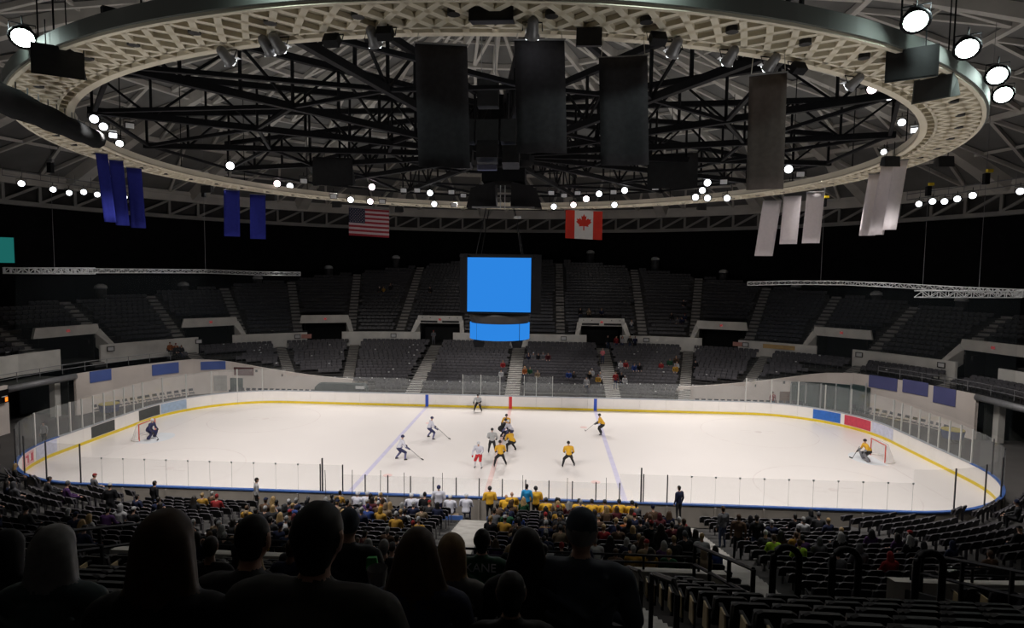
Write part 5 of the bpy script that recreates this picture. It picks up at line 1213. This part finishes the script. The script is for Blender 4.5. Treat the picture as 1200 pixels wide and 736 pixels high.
# people in known places of the near lower stand
def on_low(q, near=True):
    d = ray(q)
    for t in np.arange(14, 110, .03):
        p = CAM+d*t
        if near and p[1] < -28.4: continue
        if not near and p[1] < 13.5: continue
        if p[2] <= lo_z(rad(p[0], p[1])): return (p[0], p[1], lo_z(rad(p[0], p[1])))
def on_up(q):
    d = ray(q)
    for t in np.arange(50, 120, .03):
        p = CAM+d*t
        if p[1] > 10 and p[2] <= up_z(rad(p[0], p[1])): return (p[0], p[1], up_z(rad(p[0], p[1])))
    return None
for q, pose, rz, col, hair, lab in (((885, 656), 'stand_short', .1, 'black', 'dark', 'man in black jacket and jeans standing in the right crowd'), ((864, 655), 'stand_short', -.3, 'brown', 'brown', 'person in brown coat standing beside the black jacket'), ((846, 642), 'stand_short', .4, 'grey', 'brown', 'person in pale grey hoodie standing in the right crowd'), ((762, 668), 'stand_cap', .1, 'black', 'dark', 'person in black standing at the front rail by the aisle'), ((773, 674), 'stand_long', -.2, 'charcoal', 'dark', 'long-haired person in charcoal at the front rail by the aisle'), ((800, 664), 'stand_short', .3, 'charcoal', 'brown', 'person in charcoal standing left of the hoodie wearer'), ((301, 600), 'stand_short', -.9, 'white', 'dark', 'person in white top walking along the near left boards'), ((130, 612), 'stand_cap', .3, 'black', 'dark', 'person in black with pale cap standing near the left boards'), ((182, 606), 'stand_short', -.4, 'black', 'dark', 'person in black standing in the left front rows'), ((795, 610), 'stand_short', .6, 'navy', 'dark', 'person in navy standing behind the right end of the benches'), ((617, 608), 'stand_short', .0, 'sky blue', 'dark', 'person in sky blue jacket standing at the right bench'), ((407, 636), 'stand_short', .0, 'black', 'black', 'dark standing figure rising above the left crowd')):
    p = on_low(q); o, _, _ = spectator(pose, p, rz, col, hair, 1.0, DEN if 'jeans' in lab or 'hoodie' in lab else None, 'white' if 'pale cap' in lab else None); tag(o, lab, 'person')
def near_seat(q, up=False):
    b = None
    for i, s in enumerate(seats):
        if s[4] != up or (s[1] > 0) != False: continue
        x, y, D = project((s[0], s[1], s[2]+1.1)); d = math.hypot(x-q[0], y-q[1])
        if i not in TAKEN and (b is None or d < b[0]): b = (d, i)
    TAKEN.add(b[1]); return seats[b[1]]
for q, pose, col, hair, lab in (((911, 631), 'sit_short', 'lime', 'brown', 'fan in lime vest, left one of the two in the right crowd'), ((940, 637), 'sit_short', 'lime', 'brown', 'fan in lime vest, right one of the two in the right crowd'), ((711, 625), 'sit_short', 'red', 'fair', 'fan in bright red top below the benches'), ((468, 612), 'sit_beanie', 'golden', 'dark', 'fan with golden top in the left crowd')):
    s = near_seat(q); o, _, _ = spectator(pose, (s[0], s[1], s[2]), s[3], col, hair, 1.0); tag(o, lab, 'person')
# far side
FAR = [((620, 421), 0), ((626, 421), 0), ((631, 421), 0), ((637, 422), 0), ((642, 422), 0), ((615, 439), 0), ((621, 440), 0), ((630, 440), 0), ((666, 444), 0), ((673, 445), 0), ((689, 444), 0), ((693, 440), 0), ((698, 447), 0), ((703, 445), 0), ((726, 430), 0), ((735, 432), 0), ((741, 433), 0), ((748, 436), 0), ((775, 430), 0), ((783, 427), 0), ((790, 434), 0), ((799, 431), 0), ((735, 449), 0), ((729, 448), 0), ((588, 441), 0), ((590, 429), 0), ((803, 429), 0), ((809, 434), 0), ((100, 428), 0), ((106, 424), 0), ((113, 430), 0), ((122, 432), 0), ((682, 369), 1), ((690, 370), 1), ((707, 371), 1), ((740, 384), 1), ((801, 360), 1), ((795, 379), 1), ((797, 380), 1), ((805, 375), 1), ((443, 342), 1), ((449, 343), 1), ((460, 340), 1), ((506, 343), 1), ((788, 374), 1)]
FC = {24: ('white', 'sit_short'), 25: ('red', 'sit_short'), 18: ('red', 'sit_short'), 19: ('green', 'sit_cap'), 15: ('red', 'sit_lean'), 14: ('white', 'sit_short'), 22: ('white', 'sit_short'), 28: ('orange', 'sit_short'), 29: ('orange', 'sit_cap'), 11: ('white', 'sit_short')}
L = []
for j, (q, up) in enumerate(FAR):
    b = None
    for i, s in enumerate(seats):
        if s[4] != bool(up) or s[1] < 0 or i in TAKEN: continue
        x, y, D = project((s[0], s[1], s[2]+.9)); d = math.hypot(x-q[0], y-q[1]+4)
        if b is None or d < b[0]: b = (d, i)
    s = seats[b[1]]; TAKEN.add(b[1]); col, pose = FC.get(j, (None, random.choice(('sit_short', 'sit_lean', 'sit_long', 'sit_cap', 'sit_bob'))))
    f = np.array([-math.sin(s[3]), math.cos(s[3])]); o, col, hd = spectator(pose, (s[0]+f[0]*.12, s[1]+f[1]*.12, s[2]), s[3], col); L.append((q[0], o, col, hd, up))
L.sort(key=lambda t: t[0]); c_ = {0: 0, 1: 0}
for px, o, col, hd, up in L: c_[up] += 1; tag(o, 'seated fan, %s top, %s, far %s, %s from left' % (col, hd, 'upper deck' if up else 'lower bowl', nth(c_[up])), 'person', 'scattered fans on the far side')
for q, col, pose, lab in (((508, 404), 'grey', 'stand_cap', 'person in grey with red cap standing in the left passage mouth'), ((712, 410), 'black', 'stand_short', 'person in black standing at the right passage mouth, leftmost'), ((722, 411), 'red', 'stand_short', 'person in red standing at the right passage mouth'), ((729, 413), 'white', 'stand_long', 'long-haired person in white standing at the right passage mouth'), ((738, 411), 'charcoal', 'stand_short', 'person in charcoal standing at the right passage mouth'), ((744, 412), 'navy', 'stand_short', 'person in navy at the right passage mouth, rightmost'), ((706, 428), 'pink', 'stand_long', 'person in pink on the stairs below the right passage'), ((687, 462), 'white', 'stand_short', 'person in white top standing behind the far glass'), ((721, 456), 'red', 'stand_short', 'person in red standing on the lowest far stairs')):
    p = on_low(q, False); o, _, _ = spectator(pose, p, PI+random.uniform(-.4, .4), col, None, 1.0, CM['grey'] if col == 'grey' else None, 'red' if 'red cap' in lab else None); tag(o, lab, 'person')
# two people by the left tunnel and booth
for q, col, lab in (((52, 522), 'white', 'person in white hoodie standing in the left tunnel behind glass'), ((905, 480), 'red', 'person in red and white behind the far right boards')):
    p = at_z(q, -.05); o, _, _ = spectator('stand_short', tuple(p), PI, col, None, 1.0); tag(o, lab, 'person')

# ================================================================== FOREGROUND: people in the rows just ahead, seen from behind
HV = .0145
FG = {'man': figure('person', sit('short', .05, 1.12, 'lap', 0, 1.08, True), HV, 6, 4), 'bigman': figure('person', sit('short', .10, 1.34, 'knee', 0, 1.12, True), HV, 6, 4), 'buzz': figure('person', sit('buzz', .08, 1.15, 'knee', .01, 1.1, True), HV, 6, 4), 'woman': figure('person', sit('long', .04, 1.05, 'lap', 0, 1.1, True), HV, 6, 4), 'woman2': figure('person', sit('verylong', .05, 1.08, 'lap', 0, 1.12, True), HV, 6, 4), 'bob': figure('person', sit('bob', .06, 1.0, 'lap', 0, 1.08, True), HV, 6, 4), 'cap': figure('person', sit('cap', .04, 1.25, 'lap', 0, 1.1, True), HV, 6, 4), 'beanie': figure('person', sit('beanie', .05, 1.15, 'lap', 0, 1.05, True), HV, 6, 4), 'hood': figure('person', sit('hood', .06, 1.15), HV, 6, 4)}
JK = lambda n, c: mat('jacket '+n, c, .7, 0, .25, 7, .3, .15)
FGP = [((6, 645), 3.9, 'hood', JK('black', (.012, .013, .015)), 'black', 'person in black hood cut off by the left edge', 1.0), ((62, 645), 3.3, 'woman2', JK('teal grey', (.06, .085, .09)), 'grey', 'woman with long grey hair and teal-grey jacket in the foreground', 1.0), ((192, 640), 2.6, 'woman2', JK('black2', (.010, .010, .011)), 'brown', 'woman with very long brown hair in the left foreground', 1.0),
 ((288, 638), 3.1, 'buzz', JK('charcoal', (.03, .03, .032)), 'dark', 'man with cropped hair left of the broad man', 1.0), ((358, 640), 2.1, 'bigman', JK('olive black', (.05, .048, .042)), 'dark', 'broad man in dark creased jacket in the middle foreground', 1.0), ((408, 602), 5.6, 'beanie', JK('black', (.012, .013, .015)), 'black', 'person in black knit hat behind the broad man', 1.08),
 ((490, 648), 2.9, 'woman', JK('navy', (.03, .034, .075)), 'brown', 'woman with long brown hair and navy top in the foreground', 1.0), ((528, 648), 3.9, 'bob', JK('stone', (.13, .13, .12)), 'fair', 'woman with bobbed hair and stone coat beside the navy top', .95), ((565, 632), 6.4, 'man', JK('green', (.012, .07, .035)), 'dark', 'man in dark green jersey with white name on the back', 1.0),
 ((618, 642), 3.7, 'woman', JK('black3', (.014, .014, .016)), 'dark', 'dark long-haired person left of the capped man', 1.0), ((600, 686), 3.0, 'man', JK('black4', (.014, .013, .013)), 'dark', 'child with dark hair sitting low before the capped man', .82), ((680, 619), 3.5, 'cap', JK('slate', (.05, .065, .085)), 'grey', 'broad man in slate jacket and cap right of middle', 1.08)]
CAPM = mat('cap slate', (.07, .09, .12), .8)
for q, D, kind, jm, hair, lab, sc_ in FGP:
    hp = at_d(q, D); k = int(round((-hp[1]-.48-UP_R0)/UP_DR)); y = -(UP_R0+k*UP_DR+.48)
    hp = at_y(q, y+.06); zf = UP_Z0+k*UP_DZ; need = hp[2]-1.295*sc_-zf; print('FG', lab[:30], 'row', k, 'D', round(y+44, 2), 'need', round(need, 2))
    o = link('person', FG[kind], None, (hp[0], y, zf+max(-.04, min(.22, need))), random.uniform(-.12, .12)); o.scale = (sc_,)*3
    dress(o, (jm, DEN, SKIN, HM[hair], SHOE, CAPM)); tag(o, lab, 'person', 'foreground spectators'); b = None
    for i, s in enumerate(seats):
        if s[4] and s[5] == k and s[1] < 0 and (b is None or abs(s[0]-hp[0]) < b[0]): b = (abs(s[0]-hp[0]), i)
    if b: TAKEN.add(b[1]); o.location.x = seats[b[1]][0]*.0+o.location.x
    if 'green jersey' in lab:
        cu = bpy.data.curves.new('name', 'FONT'); cu.body = 'KANE'; cu.size = .13; cu.align_x = 'CENTER'; cu.extrude = .002; t = bpy.data.objects.new('tmp', cu); COL.objects.link(t)
        dg = bpy.context.evaluated_depsgraph_get(); me = bpy.data.meshes.new_from_object(t.evaluated_get(dg)); bpy.data.objects.remove(t); me.materials.clear(); me.materials.append(GEARW)
        n = link('back_lettering', me, o); n.location = (0, -.118, 1.045); n.rotation_euler = (PI/2-.05, 0, 0); n['label'] = 'white letters KANE'
# more heads in the rows between: taken from empty upper seats
cand = [(i, s) for i, s in enumerate(seats) if s[4] and s[1] < 0 and 6 <= s[6] <= 14 and i not in TAKEN and s[0] < 4.2]
random.shuffle(cand); L = []
for i, s in cand[:26]:
    TAKEN.add(i); o, col, hd = spectator(random.choice(('sit_short', 'sit_long', 'sit_cap', 'sit_bob', 'sit_lean', 'sit_hood')), (s[0], s[1], s[2]), s[3]+random.uniform(-.2, .2), random.choice(('black', 'charcoal', 'navy', 'black', 'maroon', 'grey'))); L.append((s[0], o, col, hd))
L.sort(key=lambda t: t[0])
for j, (x, o, col, hd) in enumerate(L): tag(o, 'fan, %s top, %s, near upper deck front rows, %s from left' % (col, hd, nth(j+1)), 'person', 'fans in the front rows of the near upper deck')
# snack bag and bucket
p = at_d((436, 660), 4.4); o = empty('snack_bag', tuple(p), 0, 'small bright green snack bag held in the foreground crowd', 'bag'); MB().add([(-.04, -.02, -.05), (.045, -.02, -.045), (.04, -.02, .05), (-.035, -.02, .045), (-.04, .03, -.04), (.04, .03, -.035), (.035, .01, .05), (-.03, .01, .045)], [(0, 1, 2, 3), (4, 7, 6, 5), (0, 4, 5, 1), (1, 5, 6, 2), (2, 6, 7, 3), (3, 7, 4, 0)]).build('bag', mat('bag green', (.03, .5, .08), .4), o)
p = at_d((442, 676), 3.9); o = empty('drink_cup', tuple(p), 0, 'pale open drink cup beside the green snack bag', 'cup'); mb = MB(); mb.tube([(0, 0, -.1), (0, 0, .05)], [.045, .065], 14, 0, False); mb.tube([(0, 0, .05), (0, 0, .06)], [.067, .067], 14, 0, False); mb.add([(.045*math.cos(i*PI/6), .045*math.sin(i*PI/6), -.1) for i in range(12)], [tuple(range(12))]); mb.build('cup', mat('cup pale', (.3, .3, .3), .5), o)
PAPER = mat('paper', (.62, .62, .62), .8); pm = MB().box((0, .08, .80), (.17, .03, .12), 0, -.3).mesh('paper_sheet', PAPER)
cand = [i for i, s in enumerate(seats) if not s[4] and s[1] > 12 and i not in TAKEN and not (-11 < s[0] < 11)]; random.shuffle(cand)
L = sorted([seats[i] for i in cand[:34]], key=lambda s: project(s[:3])[0])
for j, s in enumerate(L):
    o = link('paper_sheet', pm, None, tuple(s[:3]), s[3]); tag(o, 'white paper lying on a far lower bowl seat, %s from the left' % nth(j+1), 'paper', 'papers on the far seats')
finish_seats()
bpy.context.view_layer.update()
